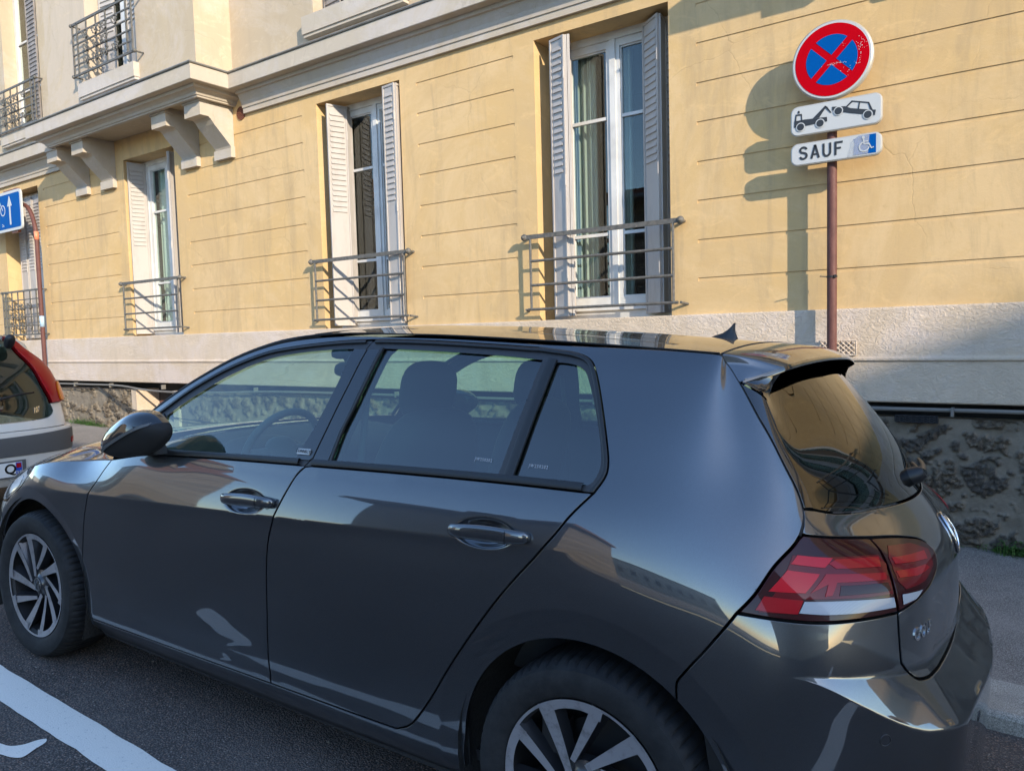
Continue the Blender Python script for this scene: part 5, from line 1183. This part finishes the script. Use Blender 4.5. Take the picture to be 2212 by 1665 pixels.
# ---- door mirror (folded) ----
def door_mirror(sg_,par):
    out=catmull([(.675,.985),(.700,1.030),(.775,1.086),(.885,1.134),(.955,1.132),(1.005,1.108),(1.036,1.080),(1.030,1.050),(.975,1.006),(.915,.980),(.800,.955),(.705,.955)],.012,True)
    cx_=sum(p[0] for p in out)/len(out)+.02;cz_=sum(p[1] for p in out)/len(out);n=len(out)
    V=[];rings=16;lnz=lambda x:.962+.445*(x-.70)
    for k in range(rings+1):
        t=k/rings*math.pi/2;r=math.cos(t)**.62;yy=-.925-.080*math.sin(t)
        for p in out:
            X_=cx_+(p[0]-cx_)*r;Z_=cz_+(p[1]-cz_)*r;dl=max(0,(lnz(X_)-Z_));V.append((X_,yy+.55*dl*math.sin(t),Z_))
    F=[(k*n+i,k*n+(i+1)%n,(k+1)*n+(i+1)%n,(k+1)*n+i) for k in range(rings) for i in range(n)]
    # back side
    b0=len(V)
    for r,yy in((.97,-.905),(.80,-.893)):
        for p in out: V.append((cx_+(p[0]-cx_)*r,yy,cz_+(p[1]-cz_)*r))
    F+=[((i+1)%n,i,b0+i,b0+(i+1)%n) for i in range(n)]+[(b0+(i+1)%n,b0+i,b0+n+i,b0+n+(i+1)%n) for i in range(n)]+[tuple(range(b0+n,b0+2*n))[::-1]]
    V=[(a,sg_*-b,c) for a,b,c in V] if sg_>0 else V
    fm=[0 if (sum(V[i][2] for i in f)/len(f))>lnz(sum(V[i][0] for i in f)/len(f)) else 1 for f in F]
    mo=obj('door_mirror',V,F,'gloss_black',par,True,mats=['gloss_black','matt_black'],fm=fm,sharp=35)
    # indicator strip and lower shell
    def onm(x,z,o=.001):
        ang=math.atan2(z-cz_,x-cx_);d=math.hypot(x-cx_,z-cz_);best=min(out,key=lambda p:abs((math.atan2(p[1]-cz_,p[0]-cx_)-ang+math.pi)%(2*math.pi)-math.pi));R=math.hypot(best[0]-cx_,best[1]-cz_);r=min(d/R,.97)
        t=math.acos(min(1,r**(1/.62)));y=-.925-(.080+o)*math.sin(t)-o+.55*max(0,lnz(x)-z)*math.sin(t);return (x,(-y if sg_>0 else y),z)
    m=MB();L=[(.715+.285*t,lnz(.715+.285*t)+.001) for t in np.linspace(0,1,16)]
    A=[onm(x,z+.005,.003) for x,z in L];B=[onm(x,z-.006,.003) for x,z in L];m.add(A+B,[(i,i+1,len(A)+i+1,len(A)+i) for i in range(len(A)-1)]);m.build('indicator','grey_plastic',mo,True)
    m=MB();m.tube([onm(x,z+.0055,.0005) for x,z in L],.0014,5);m.tube([onm(x,z-.0065,.0005) for x,z in L],.0014,5);m.build('mirror_seam','matt_black',mo,True)
    m=MB();y1=-.865;sgn=1 if sg_>0 else -1
    m.prism([(.80,.955),(.93,.975),(.90,1.01),(.78,.99)],'y',-.91,-.85)
    if sg_>0: m.v=[(a,-b,c) for a,b,c in m.v]
    m.build('mirror_foot','satin_black',mo,True,sharp=40)
door_mirror(-1,front_doors[0]);door_mirror(1,front_doors[1])
# ---- wheels ----
def wheel(x,y,phase,steer=0.):
    w_=empty('wheel_root',(0,0,0));bpy.data.objects.remove(w_)
    sg_=-1 if y<0 else 1
    W=math.fabs(y)
    prof=[(.223,.030),(.2245,.006),(.232,.0),(.245,-.004),(.262,-.0085),(.280,-.0085),(.296,-.004),(.300,.003),(.307,.013),(.313,.030),(.3155,.055),(.3165,.085),(.3165,.135),(.3155,.165),(.307,.200),(.29,.215),(.22,.215)]
    n=272;K=len(prof);V=[]
    for i in range(n):
        a=2*math.pi*i/n
        for j,(r,o_) in enumerate(prof):
            g=0
            if 8<=j<=11 and i%4==0: g=-.006
            V.append((x+(r+g)*math.cos(a),sg_*(W-o_),.316+(r+g)*math.sin(a)))
    F=[(i*K+j,i*K+j+1,((i+1)%n)*K+j+1,((i+1)%n)*K+j) for i in range(n) for j in range(K-1)]
    if sg_<0: pass
    ty=obj('wheel',V,F,'tyre',car,True,sharp=35)
    # rim barrel + dish
    prof=[(.2235,.003),(.222,.008),(.214,.013),(.208,.02),(.205,.06),(.195,.16),(.03,.17)]
    m=MB();K=len(prof);n=72
    m.add([(x+r*math.cos(2*math.pi*i/n),sg_*(W-o_),.316+r*math.sin(2*math.pi*i/n)) for i in range(n) for r,o_ in prof],[(i*K+j,i*K+j+1,((i+1)%n)*K+j+1,((i+1)%n)*K+j) for i in range(n) for j in range(K-1)])
    m.build('rim_barrel','dark_steel',ty,True,sharp=30)
    m=MB();m.add([(x+.135*math.cos(2*math.pi*i/48),sg_*(W-.12),.316+.135*math.sin(2*math.pi*i/48)) for i in range(48)],[tuple(range(48))]);m.box(x-.14,x-.07,sg_*(W-.07)-.02,sg_*(W-.07)+.02,.36,.45);m.build('brake_disc','dark_steel',ty)
    def pt(r,a,o_): return (x+r*math.cos(a),sg_*(W-o_),.316+r*math.sin(a))
    pol=MB();gm=MB()
    for k in range(5):
        A=math.radians(phase+72*k);E=A-math.radians(40)
        for ao,ai,ro,ri,wo,wi in((A,A+math.radians(40),.2185,.046,.044,.018),(E,E+math.radians(44),.2185,.066,.033,.014)):
            N=12;L=[];Rr=[];
            for i in range(N+1):
                t=i/N;P0=np.array([ro*math.cos(ao),ro*math.sin(ao)]);P1=np.array([ri*math.cos(ai),ri*math.sin(ai)])
                c_=(P0*(1-t)+P1*t);d=(P1-P0)/np.linalg.norm(P1-P0);nn=np.array([-d[1],d[0]]);wd=wo*(1-t)+wi*t;L.append(c_+nn*wd/2);Rr.append(c_-nn*wd/2)
            dep=lambda p:.006+.020*(1-min(1,np.linalg.norm(p)/.215)**2)
            Q=L+Rr[::-1];v=[(x+p[0],sg_*(W-dep(p)),.316+p[1]) for p in Q];n_=len(Q);v2=[(x+p[0],sg_*(W-dep(p)-.0),.316+p[1]) for p in Q]
            pol.add(v,[(i,i+1,2*N+1-i-1,2*N+1-i) for i in range(N)])
            # gunmetal body beneath, wider
            b=[(x+p[0]*1.0,sg_*(W-dep(p)-.0015),.316+p[1]) for p in Q];c2=[(x+p[0]*.97+ (p[1])*.06*(1),sg_*(W-dep(p)-.034),.316+p[1]*.97-(p[0])*.06) for p in Q]
            gm.add(b+c2,[(i,(i+1)%n_,n_+(i+1)%n_,n_+i) for i in range(n_)])
            # swept fin filling beside the spoke
            cc=[(x+p[0],sg_*(W-dep(p)-.003),.316+p[1]) for p in Rr];dd=[(x+(p*np.array([1,1]))[0]*math.cos(-.20*(1-i/N*.5))-p[1]*math.sin(-.20*(1-i/N*.5)),sg_*(W-dep(p)-.026),.316+p[0]*math.sin(-.20*(1-i/N*.5))+p[1]*math.cos(-.20*(1-i/N*.5))) for i,p in enumerate(Rr)]
            gm.add(cc+dd,[(i,i+1,N+1+i+1,N+1+i) for i in range(N)])
        # rim arc joining the pair
        N=14;a0=E-math.radians(4);a1=A+math.radians(4);v=[]
        for i in range(N+1):
            t=a0+(a1-a0)*i/N;q=abs(2*i/N-1);ri=.2185-.020-.010*q**3
            v+=[pt(.2215,t,.0030),pt(ri,t,.0058)]
        pol.add(v,[(2*i,2*i+1,2*i+3,2*i+2) for i in range(N)])
        N=8;a0=A+math.radians(4);a1=A+math.radians(28.5);v=[]
        for i in range(N+1):
            t=a0+(a1-a0)*i/N;v+=[pt(.2215,t,.0030),pt(.2140,t,.0045)]
        pol.add(v,[(2*i,2*i+1,2*i+3,2*i+2) for i in range(N)])
    pol.build('alloy_rim','alloy',ty,True,sharp=30);gm.build('rim_spokes','gunmetal',ty,True,sharp=30)
    m=MB();n=40;pr=[(.0,.016),(.020,.016),(.030,.018),(.0325,.022),(.046,.030),(.062,.034),(.066,.060)];K=len(pr)
    m.add([(x+r*math.cos(2*math.pi*i/n),sg_*(W-o_),.316+r*math.sin(2*math.pi*i/n)) for i in range(n) for r,o_ in pr],[(i*K+j,i*K+j+1,((i+1)%n)*K+j+1,((i+1)%n)*K+j) for i in range(n) for j in range(K-1)]);hub=m.build('hub_cap','gunmetal',ty,True,sharp=40)
    m=MB();m.tube([(x+.027*math.cos(t),sg_*(W-.0150),.316+.027*math.sin(t)) for t in np.linspace(0,2*math.pi,33)[:-1]],.0016,5,closed=True)
    def vw(m,cx_,cz_,R,mk):
        for L in([(-.36,.86),(0,.12),(.36,.86)],[(-.80,.50),(-.40,-.80),(0,.0),(.40,-.80),(.80,.50)]):
            m.tube([mk(cx_+a*R,cz_+b*R) for a,b in L],R*.085,5)
    vw(m,x,.316,.025,lambda a,b:(a,sg_*(W-.0148),b))
    for k in range(5):
        a=math.radians(phase+36+72*k);m.tube([pt(.055,a,.030),pt(.055,a,.026)],.007,6)
    m.build('wheel_emblem','steel',hub,True)
    return ty
YH=.878
wheel(0.,-YH,104);wheel(2.635,-YH,120.6);wheel(0.,YH,60);wheel(2.635,YH,30)
# wheel housings, underbody
for cx_,sg_ in((0.,-1),(2.635,-1),(0.,1),(2.635,1)):
    m=MB();r_=.385;n=24;v=[]
    for i in range(n+1):
        a=math.radians(-25+230*i/n);v+=[(cx_+r_*math.cos(a),sg_*.862,.316+r_*math.sin(a)),(cx_+r_*math.cos(a),sg_*.56,.316+r_*math.sin(a))]
    m.add(v,[(2*i,2*i+2,2*i+3,2*i+1) for i in range(n)]);m.add([(cx_-.4,sg_*.56,.12),(cx_+.4,sg_*.56,.12),(cx_+.4,sg_*.56,.75),(cx_-.4,sg_*.56,.75)],[(0,1,2,3)]);m.build('wheel_arch_liner','liner',car,True)
m=MB();m.box(.41,2.24,-.80,.80,.17,.19);m.box(-.7,3.2,-.55,.55,.19,.21);m.box(3.02,3.3,-.6,.6,.2,.22);m.build('underbody','matt_black',car)
# black sill skirt
sk=lin([(.41,.155),(.41,.2),(2.255,.2),(2.255,.155)],.04,True)
panel('sill_skirt',sk,'satin_black',sp=.04,off=-.006,gap=0,thick=.03,feats=False,mirror=True)
# body core so gaps look into darkness
panel('inner_body',clean(lin([(.42,.21),(.60,.93),(.75,.955),(2.6,1.03),(2.9,.95),(2.95,.80),(2.86,.66)],.05)+arc(WR,.375,52,172,20)+lin([(2.262,.21),(.42,.21)],.05)),'matt_black',sp=.06,off=-.020,gap=0,thick=.002,bev=.0001,feats=False,mirror=True)
panel('inner_body',lin([(2.85,1.378),(3.0,1.345),(3.10,1.20),(3.16,1.08),(3.155,1.0),(3.10,1.0),(3.02,1.15),(2.93,1.30)],.03,True),'matt_black',sp=.05,off=-.022,gap=0,thick=.002,bev=.0001,feats=False,mirror=True)
ib=clean(lin([(2.90,.72),(3.0,.84),(3.16,.97),(4.02,.98)],.05)+lin([(4.02,.98),(4.02,.30),(3.1,.30),(2.96,.45)],.05)[1:]);ib=clean(lin([(2.90,.70),(3.0,.83),(3.16,.965),(3.25,1.01),(4.02,.99)],.05)+mirr(lin([(2.90,.70),(3.0,.83),(3.16,.965),(3.25,1.01),(4.02,.99)],.05))+lin([(5.12,.35),(2.95,.35)],.05))
panel('inner_body',ib,'matt_black',sp=.06,off=-.022,gap=0,thick=.002,bev=.0001,feats=False)
# ---- emblem, lettering, wiper ----
def on_surf_text(txt,size,s0,z0,mat,name,par,slope=0.,off=.0012,extr=.0012,hs=1.,space=1.05,shear=0.,embold=0.):
    v,f=text_geo(txt,size,extr,space=space);v=np.array(v);s=s0+(v[:,0]+shear*v[:,1])*hs;z=z0+v[:,1]+slope*v[:,0]
    p=surf(s,z,off+v[:,2]*1.0);return obj(name,[tuple(q) for q in p],f,mat,par)
on_surf_text('GOLF',.040,3.408,.7560,'chrome','lettering',hatch,space=1.18,hs=1.02,extr=.0012,off=.001)
on_surf_text('CONNECT',.0125,1.604,1.0475,'sign_black','lettering',front_doors[0],off=.0062,extr=.0002,space=1.05)
q=panel('badge_plate',lin([(1.5765,1.0375),(1.6315,1.0395),(1.6315,1.0570),(1.5765,1.0550)],.01,True),'sign_white',parent=front_doors[0],off=.0048,gap=0,sp=.02,bev=.0006,thick=.004,feats=False)
for s_ in(2.275,2.50): on_surf_text('JW250202',.011,s_ if s_<2.4 else 2.455,1.092,'etch','lettering',rear_doors[0],off=-.0075,extr=.0001,space=1.3)
m=MB();cz_=.890;cx_=3.3645
def bm(y,z,o=.0): sx=4.02+y;q=surf(np.array([sx]),np.array([z]),.0035+o)[0];return tuple(q)
m.tube([bm(.052*math.cos(t),cz_+.052*math.sin(t)) for t in np.linspace(0,2*math.pi,41)[:-1]],.0040,8,closed=True)
for L in([(-.36,.86),(0,.12),(.36,.86)],[(-.80,.50),(-.40,-.80),(0,.0),(.40,-.80),(.80,.50)]): m.tube([bm(a*.049,cz_+b*.049) for a,b in L],.0032,6)
m.build('emblem','chrome',hatch,True)
m=MB();v=[];n=32
for r_,o_ in((.052,.0),(.052,.003),(.0,.003)): v+=[bm(r_*math.cos(2*math.pi*k/n),cz_+r_*math.sin(2*math.pi*k/n),o_-.004) for k in range(n)]
m.add(v,[(j*n+k,j*n+(k+1)%n,(j+1)*n+(k+1)%n,(j+1)*n+k) for j in range(2) for k in range(n)]);m.build('emblem_base','gloss_black',hatch,True)
# wiper
m=MB();p0=surf(np.array([4.02]),np.array([1.038]),.0)[0]
m.tube([tuple(p0+np.array([-.01,0,0])),tuple(p0+np.array([.018,0,.012])),tuple(p0+np.array([.030,0,.020]))],[.026,.024,.016],14)
L=[surf(np.array([4.02+t]),np.array([1.040+.02*t]),.030+.0*t)[0] for t in np.linspace(0,.34,10)];m.tube([tuple(p) for p in L],[.013,.012,.010,.009,.008,.007,.006,.006,.005,.005],8)
L=[surf(np.array([4.10+t]),np.array([1.030+.01*t]),.012)[0] for t in np.linspace(0,.32,10)];m.tube([tuple(p) for p in L],.005,6)
m.build('rear_wiper','satin_black',hatch,True,sharp=50)
# ---- cabin ----
def rbox(m,c,sx,sy,sz,tilt=0.,n=2.6,seg=20,rings=12):
    v=[];f=[]
    for i in range(rings+1):
        ph=-math.pi/2+math.pi*i/rings
        for k in range(seg):
            t=2*math.pi*k/seg;e=2/n
            a=math.copysign(abs(math.cos(t))**e,math.cos(t))*abs(math.cos(ph))**e;b=math.copysign(abs(math.sin(t))**e,math.sin(t))*abs(math.cos(ph))**e;d=math.copysign(abs(math.sin(ph))**e,math.sin(ph))
            X,Y_,Z=a*sx/2,b*sy/2,d*sz/2;v.append((c[0]+X*math.cos(tilt)+Z*math.sin(tilt),c[1]+Y_,c[2]-X*math.sin(tilt)+Z*math.cos(tilt)))
    for i in range(rings):
        for k in range(seg): f.append((i*seg+k,i*seg+(k+1)%seg,(i+1)*seg+(k+1)%seg,(i+1)*seg+k))
    m.add(v,f)
for y_ in(-.37,.37):
    m=MB();rbox(m,(1.70,y_,.85),.17,.50,.66,.28,3.2);rbox(m,(1.46,y_,.50),.52,.50,.18,-.1,3.2);st_=m.build('seat','cabin',car,True)
    m=MB();rbox(m,(1.735,y_,1.225),.10,.275,.215,.14,2.9);m.build('headrest','cabin',st_,True)
    m=MB();[m.tube([(1.73,y_+d,1.08),(1.74,y_+d,1.16)],.007,8) for d in(-.07,.07)];m.build('headrest_post','steel',st_,True)
m=MB();rbox(m,(2.50,0,.80),.16,1.28,.56,.36,4.);rbox(m,(2.22,0,.50),.5,1.28,.2,-.1,4.);rs=m.build('rear_seat','cabin',car,True)
for y_ in(-.42,0,.42):
    m=MB();rbox(m,(2.56,y_,1.115),.09,.24,.15,.2,2.8);m.build('headrest','cabin',rs,True)
m=MB();m.box(2.62,3.10,-.58,.58,.93,.955);m.build('parcel_shelf','cabin',car)
m=MB();m.box(.55,3.1,-.78,.78,.23,.26);m.box(.45,.5,-.78,.78,.25,.9);m.build('cabin_floor','matt_black',car)
m=MB();rbox(m,(.72,0,.86),.56,1.50,.22,.12,3.);rbox(m,(.86,-.37,.93),.22,.36,.10,.2,2.6);m.build('dashboard','cabin',car,True)
m=MB();n=40;cx_,cy_,cz2=.965,-.37,.935;ti=.42
def sw(r,a): return (cx_+math.sin(ti)*r*math.sin(a)*.9,cy_+r*math.cos(a),cz2+math.cos(ti)*r*math.sin(a))
m.tube([sw(.183,t) for t in np.linspace(0,2*math.pi,n+1)[:-1]],.0155,10,closed=True);m.tube([sw(.18,0),sw(.0,0),sw(.18,math.pi)],.022,8);m.tube([sw(.0,0),sw(.18,-math.pi/2)],.022,8);rbox(m,(cx_+.01,cy_,cz2-.01),.06,.16,.15,-.4,2.6);m.build('steering_wheel','cabin_light',car,True)
m=MB();rbox(m,(1.02,-.01,1.268),.035,.235,.070,.1,3.);m.tube([(.99,0,1.29),(.95,0,1.345)],.02,8);rbox(m,(.95,0,1.335),.10,.11,.05,0,3);m.build('rear_view_mirror','cabin',car,True)
m=MB()
for sg_ in(-1,1): m.tube([(1.71,sg_*.655,1.25),(1.72,sg_*.69,1.05),(1.72,sg_*.74,.6)],.012,6)
m.build('seat_belt','cabin_light',car,True)
# ================= silver hatchback ahead =================
sx0=-6.66;sy=2.30;szr=lambda:road_z(sx0-.5,2.3)
SM=Matrix.Translation((sx0,sy,szr()))@Matrix.Rotation(math.radians(1.0),4,'Y')
sc=empty('parked_car',label='small silver hatchback with tall red tail lamps, partly cut off by the left edge',cat='car',mat=SM)
# local frame: x back (+), y across (right flank +.815), z up ; rear face profile by height and by plan
ZR=[.18,.26,.36,.50,.60,.68,.76,.88,1.02,1.15,1.27,1.36,1.40]
RX=[-.06,-.01,.00,.005,.0,-.03,-.065,-.09,-.13,-.20,-.30,-.42,-.60]    # centre line x
RW=[.70,.775,.80,.81,.812,.812,.812,.80,.765,.715,.66,.60,.50]       # half width
_K2=_nat(np.array(ZR));_ZR=np.array(ZR);_RX=np.array(RX);_RW=np.array(RW)
def s2(u,z,o=0.):
    """u: 0 centre .. 1 corner .. continues along flank (u>1 metres forward = (u-1)*2)"""
    u=np.asarray(u,float);z=np.asarray(z,float)
    xc=_ev(_ZR,_K2,_RX,z);w=_ev(_ZR,_K2,_RW,z)
    # superellipse corner
    sg_=np.sign(u);a=np.abs(u);t=np.clip(a,0,1.)*math.pi/2
    n=2/3.2;cx=np.abs(np.cos(t))**n;cy=np.abs(np.sin(t))**n
    depth=.32;x=xc-depth*(1-cx);y=w*cy
    ex=np.clip(a-1,0,9)*2.;x=x-ex;y=y+0*ex
    return np.stack([x,sg_*y,z],-1)
def s2o(u,z,o=0.):
    e=1e-3;p=s2(u,z);n=np.cross(s2(u+e,z)-p,s2(u,z+e)-p);n/=np.maximum(np.linalg.norm(n,axis=-1,keepdims=True),1e-12);return p+n*np.broadcast_to(o,p.shape[:-1])[...,None]
def s2n(u,z):
    e=2e-3;n=np.cross(s2(u+e,z)-s2(u-e,z),s2(u,z+e)-s2(u,z-e));n/=np.maximum(np.linalg.norm(n,axis=-1,keepdims=True),1e-12);return n
def p2(name,out,mat,parent=None,**k): return panel(name,out,mat,parent=parent if parent is not None else sc,fn=s2o,nfn=s2n,feats=False,**k)
# screen region / lamp regions in (u,z)
LB=[(.38,1.345),(.395,1.30),(.415,1.25),(.450,1.10),(.465,.95),(.50,.85),(.51,.805)]   # inner edge of lamp
_OL=[(.93,.808),(.985,.83),(1.01,.88),(.98,.94),(.90,.99),(.84,1.04),(.78,1.10),(.70,1.17),(.60,1.24),(.50,1.31),(.40,1.355)]
lampL=clean(catmull(LB,.02)+lin([(.51,.805),(.93,.808)],.03)[1:]+catmull(_OL,.02)[1:])
def mu(L): return [(-u,z) for u,z in L][::-1]
sl=catmull(LB,.02)
scr2=clean(lin([(-.39,1.345),(.39,1.345)],.05)+sl[1:]+catmull([(.51,.805),(.53,.745),(.46,.705),(.33,.69),(0,.685),(-.33,.69),(-.46,.705),(-.53,.745),(-.51,.805)],.03)[1:]+[(-u,z) for u,z in sl[::-1]][1:-1])
p2('rear_window',scr2,'rear_screen_b',sp=.03,off=.002,gap=.003,thick=.004)
for sgn in(1,-1):
    L=lampL if sgn>0 else clean(mu(lampL));a=p2('tail_lamp',L,'lamp_red',sp=.02,off=.024,gap=.003,thick=.04,bev=.006)
    am=catmull([(.66,.825),(.80,.822),(.93,.835),(.955,.88),(.92,.93),(.84,.965),(.74,.97),(.67,.92)],.02,True);am=am if sgn>0 else mu(am)
    p2('lamp_lens',clean(am),'lamp_amber',parent=a,sp=.02,off=.036,gap=0,thick=.014,bev=.006)
# body: everything between, as one big panel with holes is avoided: lower body, bumper and roof separately
low2=[(-.51,.805),(-.53,.745),(-.46,.705),(-.33,.69),(0,.685),(.33,.69),(.46,.705),(.53,.745),(.51,.805)]
olr=catmull(_OL,.02)
body2=clean(rev(catmull(low2,.03))+lin([(-.51,.805),(-.93,.808)],.03)[1:]+[(-u,z) for u,z in olr][1:]+lin([(-.40,1.355),(-.4,1.40),(-2.6,1.40),(-2.6,.62),(2.6,.62),(2.6,1.40),(.4,1.40),(.4,1.355)],.06)[1:]+rev(olr)[1:]+lin([(.93,.808),(.51,.805)],.03)[1:-1])
body2=body2[::-1]
p2('body_panel',body2,'silver_paint',sp=.05,gap=.001)
p2('rear_bumper',lin([(-1.25,.20),(1.25,.20),(1.25,.615),(-1.25,.615)],.05,True),'silver_paint',sp=.05,off=.034,gap=.001,bev=.012,thick=.05)
p2('bumper_strip',clean(catmull([(-1.02,.47),(-.95,.44),(0,.43),(.95,.44),(1.02,.47),(1.02,.565),(.95,.585),(0,.575),(-.95,.585),(-1.02,.565)],.04,True)),'grey_plastic',sp=.04,off=.042,gap=0,thick=.02)
rf=p2('reflector',lin([(.70,.475),(.90,.475),(.87,.52),(.70,.52)],.02,True),'lamp_red',sp=.03,off=.048,gap=0,thick=.008)
def roof2(u,v):
    z=1.40;p=s2(np.full_like(u,.0),np.full_like(u,z));x=-.56-2.2*u;w=.51-0*u;return np.stack([x,v*w,1.397+.030*(1-v*v)+.04*np.sin(np.pi*np.clip(u+.12,0,1))],-1)
o=patch('roof',roof2,np.linspace(-.03,1,20),np.linspace(-1,1,15),'silver_paint',sc)
m=MB();m.add([(-2.7,-.6,1.45),(-2.7,.6,1.45),(-3.4,.7,.95),(-3.4,-.7,.95)],[(0,1,2,3)]);m.build('windscreen','car_glass',sc)
m=MB();m.box(-3.5,-2.6,-.72,.72,.45,.93);m.build('bonnet','silver_paint',sc)
m=MB();m.box(-2.5,-.35,-.66,.66,.22,.3);m.box(-1.15,-1.0,-.55,.55,.4,1.0);m.box(-2.1,-1.95,-.6,.6,.4,1.05);m.build('cabin','cabin',sc)
m=MB();rbox(m,(-1.05,.33,1.07),.09,.24,.2,.1);rbox(m,(-1.05,-.33,1.07),.09,.24,.2,.1);m.build('headrest','cabin',sc,True)
for x_ in(-.62,-2.96):
    for y_ in(-.70,.70):
        m=MB();m.prism([(x_+.285*math.cos(t),.285+.285*math.sin(t)) for t in np.linspace(0,2*math.pi,41)[:-1]],'y',y_-.085,y_+.085);m.build('wheel','tyre',sc,True,sharp=40)
# spoiler tip / brake light housing, wiper, badge, plate
m=MB();
for yy in(0.255,):
    pts=[]
rbox(m,(-.26,.43,1.325),.07,.075,.13,.7,2.6);m.build('washer_housing','satin_black',sc,True)
m=MB();P=[s2o(np.array([u]),np.array([z]),.02)[0] for u,z in((0,.80),(.10,.87),(.22,.90),(.34,.905))];m.tube([tuple(p) for p in P],[.018,.012,.009,.006],8);m.build('rear_wiper','satin_black',sc,True)
v,f=text_geo('107',.062,.001,space=1.02);v=np.array(v);u0=.335;pp=s2o(u0+(v[:,0]+.25*v[:,1])*.62,.765+v[:,1]+.10*v[:,0],.007+v[:,2]);obj('lettering',[tuple(q) for q in pp],f,'chrome',sc)
def flat(name,y0,y1,z0,z1,x,mat,par=sc): m=MB();m.box(x-.004,x,y0,y1,z0,z1);return m.build(name,mat,par)
PLX=.046;PY1=.345;flat('plate_recess',PY1-.55,PY1+.03,.262,.398,PLX-.004,'grey_plastic');pl_=flat('number_plate',PY1-.52,PY1,.275,.385,PLX,'plate_white');flat('plate_band',PY1-.046,PY1-.003,.278,.382,PLX+.0012,'plate_blue',pl_)
def ytext(t,size,y,z,mat,x=PLX+.0022,bolden=1.):
    v,f=text_geo(t,size,.0003,space=1.05);obj('plate_text',[(x,y+a,z+b) for a,b,c in v],f,mat,pl_)
ytext('Q',.105,PY1-.085,.332,'plate_black');ytext('CF-412-E',.105,PY1-.30,.302,'plate_black') if False else None
ytext('38',.042,PY1-.025,.300,'plate_white');flat('region_mark',PY1-.042,PY1-.008,.34,.375,PLX+.002,'lamp_red',pl_)
block('opposite_building',24.0,60,-22,-6.0,12.03,'tall plain building across the street, behind the viewer on the right','opp_plaster','opp_zinc')
block('opposite_building',9.5,23.9,-15,-6.0,9.4,'three-storey rendered building across the street, behind the viewer','opp_plaster','opp_zinc')
b_=block('opposite_building',-10.6,-5.9,-17,-9.0,5.4,'low stone outbuilding with deep eaves across the street, behind the viewer','opp_stone','opp_zinc',wins=False)
m=MB();m.box(-11.0,-5.5,-17,-8.4,5.22,5.4);attach(m.build('eave','opp_roof'),b_)
m=MB();m.tube([(-11.0,-8.36,5.18),(-5.5,-8.36,5.18)],.07,8);m.tube([(-9.2,-10,5.4),(-9.2,-10,6.0)],.12,8);m.ball((-9.2,-10,6.05),.28,8,5,(1,1,.4));attach(m.build('gutter','opp_zinc'),b_)
m=MB();m.prism([(-7.3+.9*math.cos(t),1.9+.9*math.sin(t)) for t in np.linspace(0,math.pi,14)]+[(-8.2,.3),(-6.4,.3)],'y',-9.02,-8.96);attach(m.build('arched_window','opp_glass'),b_)
block('opposite_building',-31,-23.0,-15,-9.0,7.4,'stone house with red tiled roof across the street, further left','opp_stone','opp_roof',gable=True)
block('opposite_building',-80,-56,-19,-9,6.0,'row of rendered houses across the street, far left','opp_plaster','opp_roof')
block('opposite_building',-20,9,-60,-46,6.5,'added distant terrace of rendered houses, unseen behind the viewer, blocking the low horizon sky from reflections','opp_plaster','opp_roof',gable=True)  # unseen terrace added to block the warm horizon glow in the car's reflections

for o in list(C.objects):
    if o.parent is None and o.name.startswith('opposite_building'): o['group']='buildings across the street'
    if o.name.startswith('weed_clump'): o['group']='weeds at the foot of the wall'
    if o.name.startswith('dead_leaf'): o['group']='dry leaves on the road'
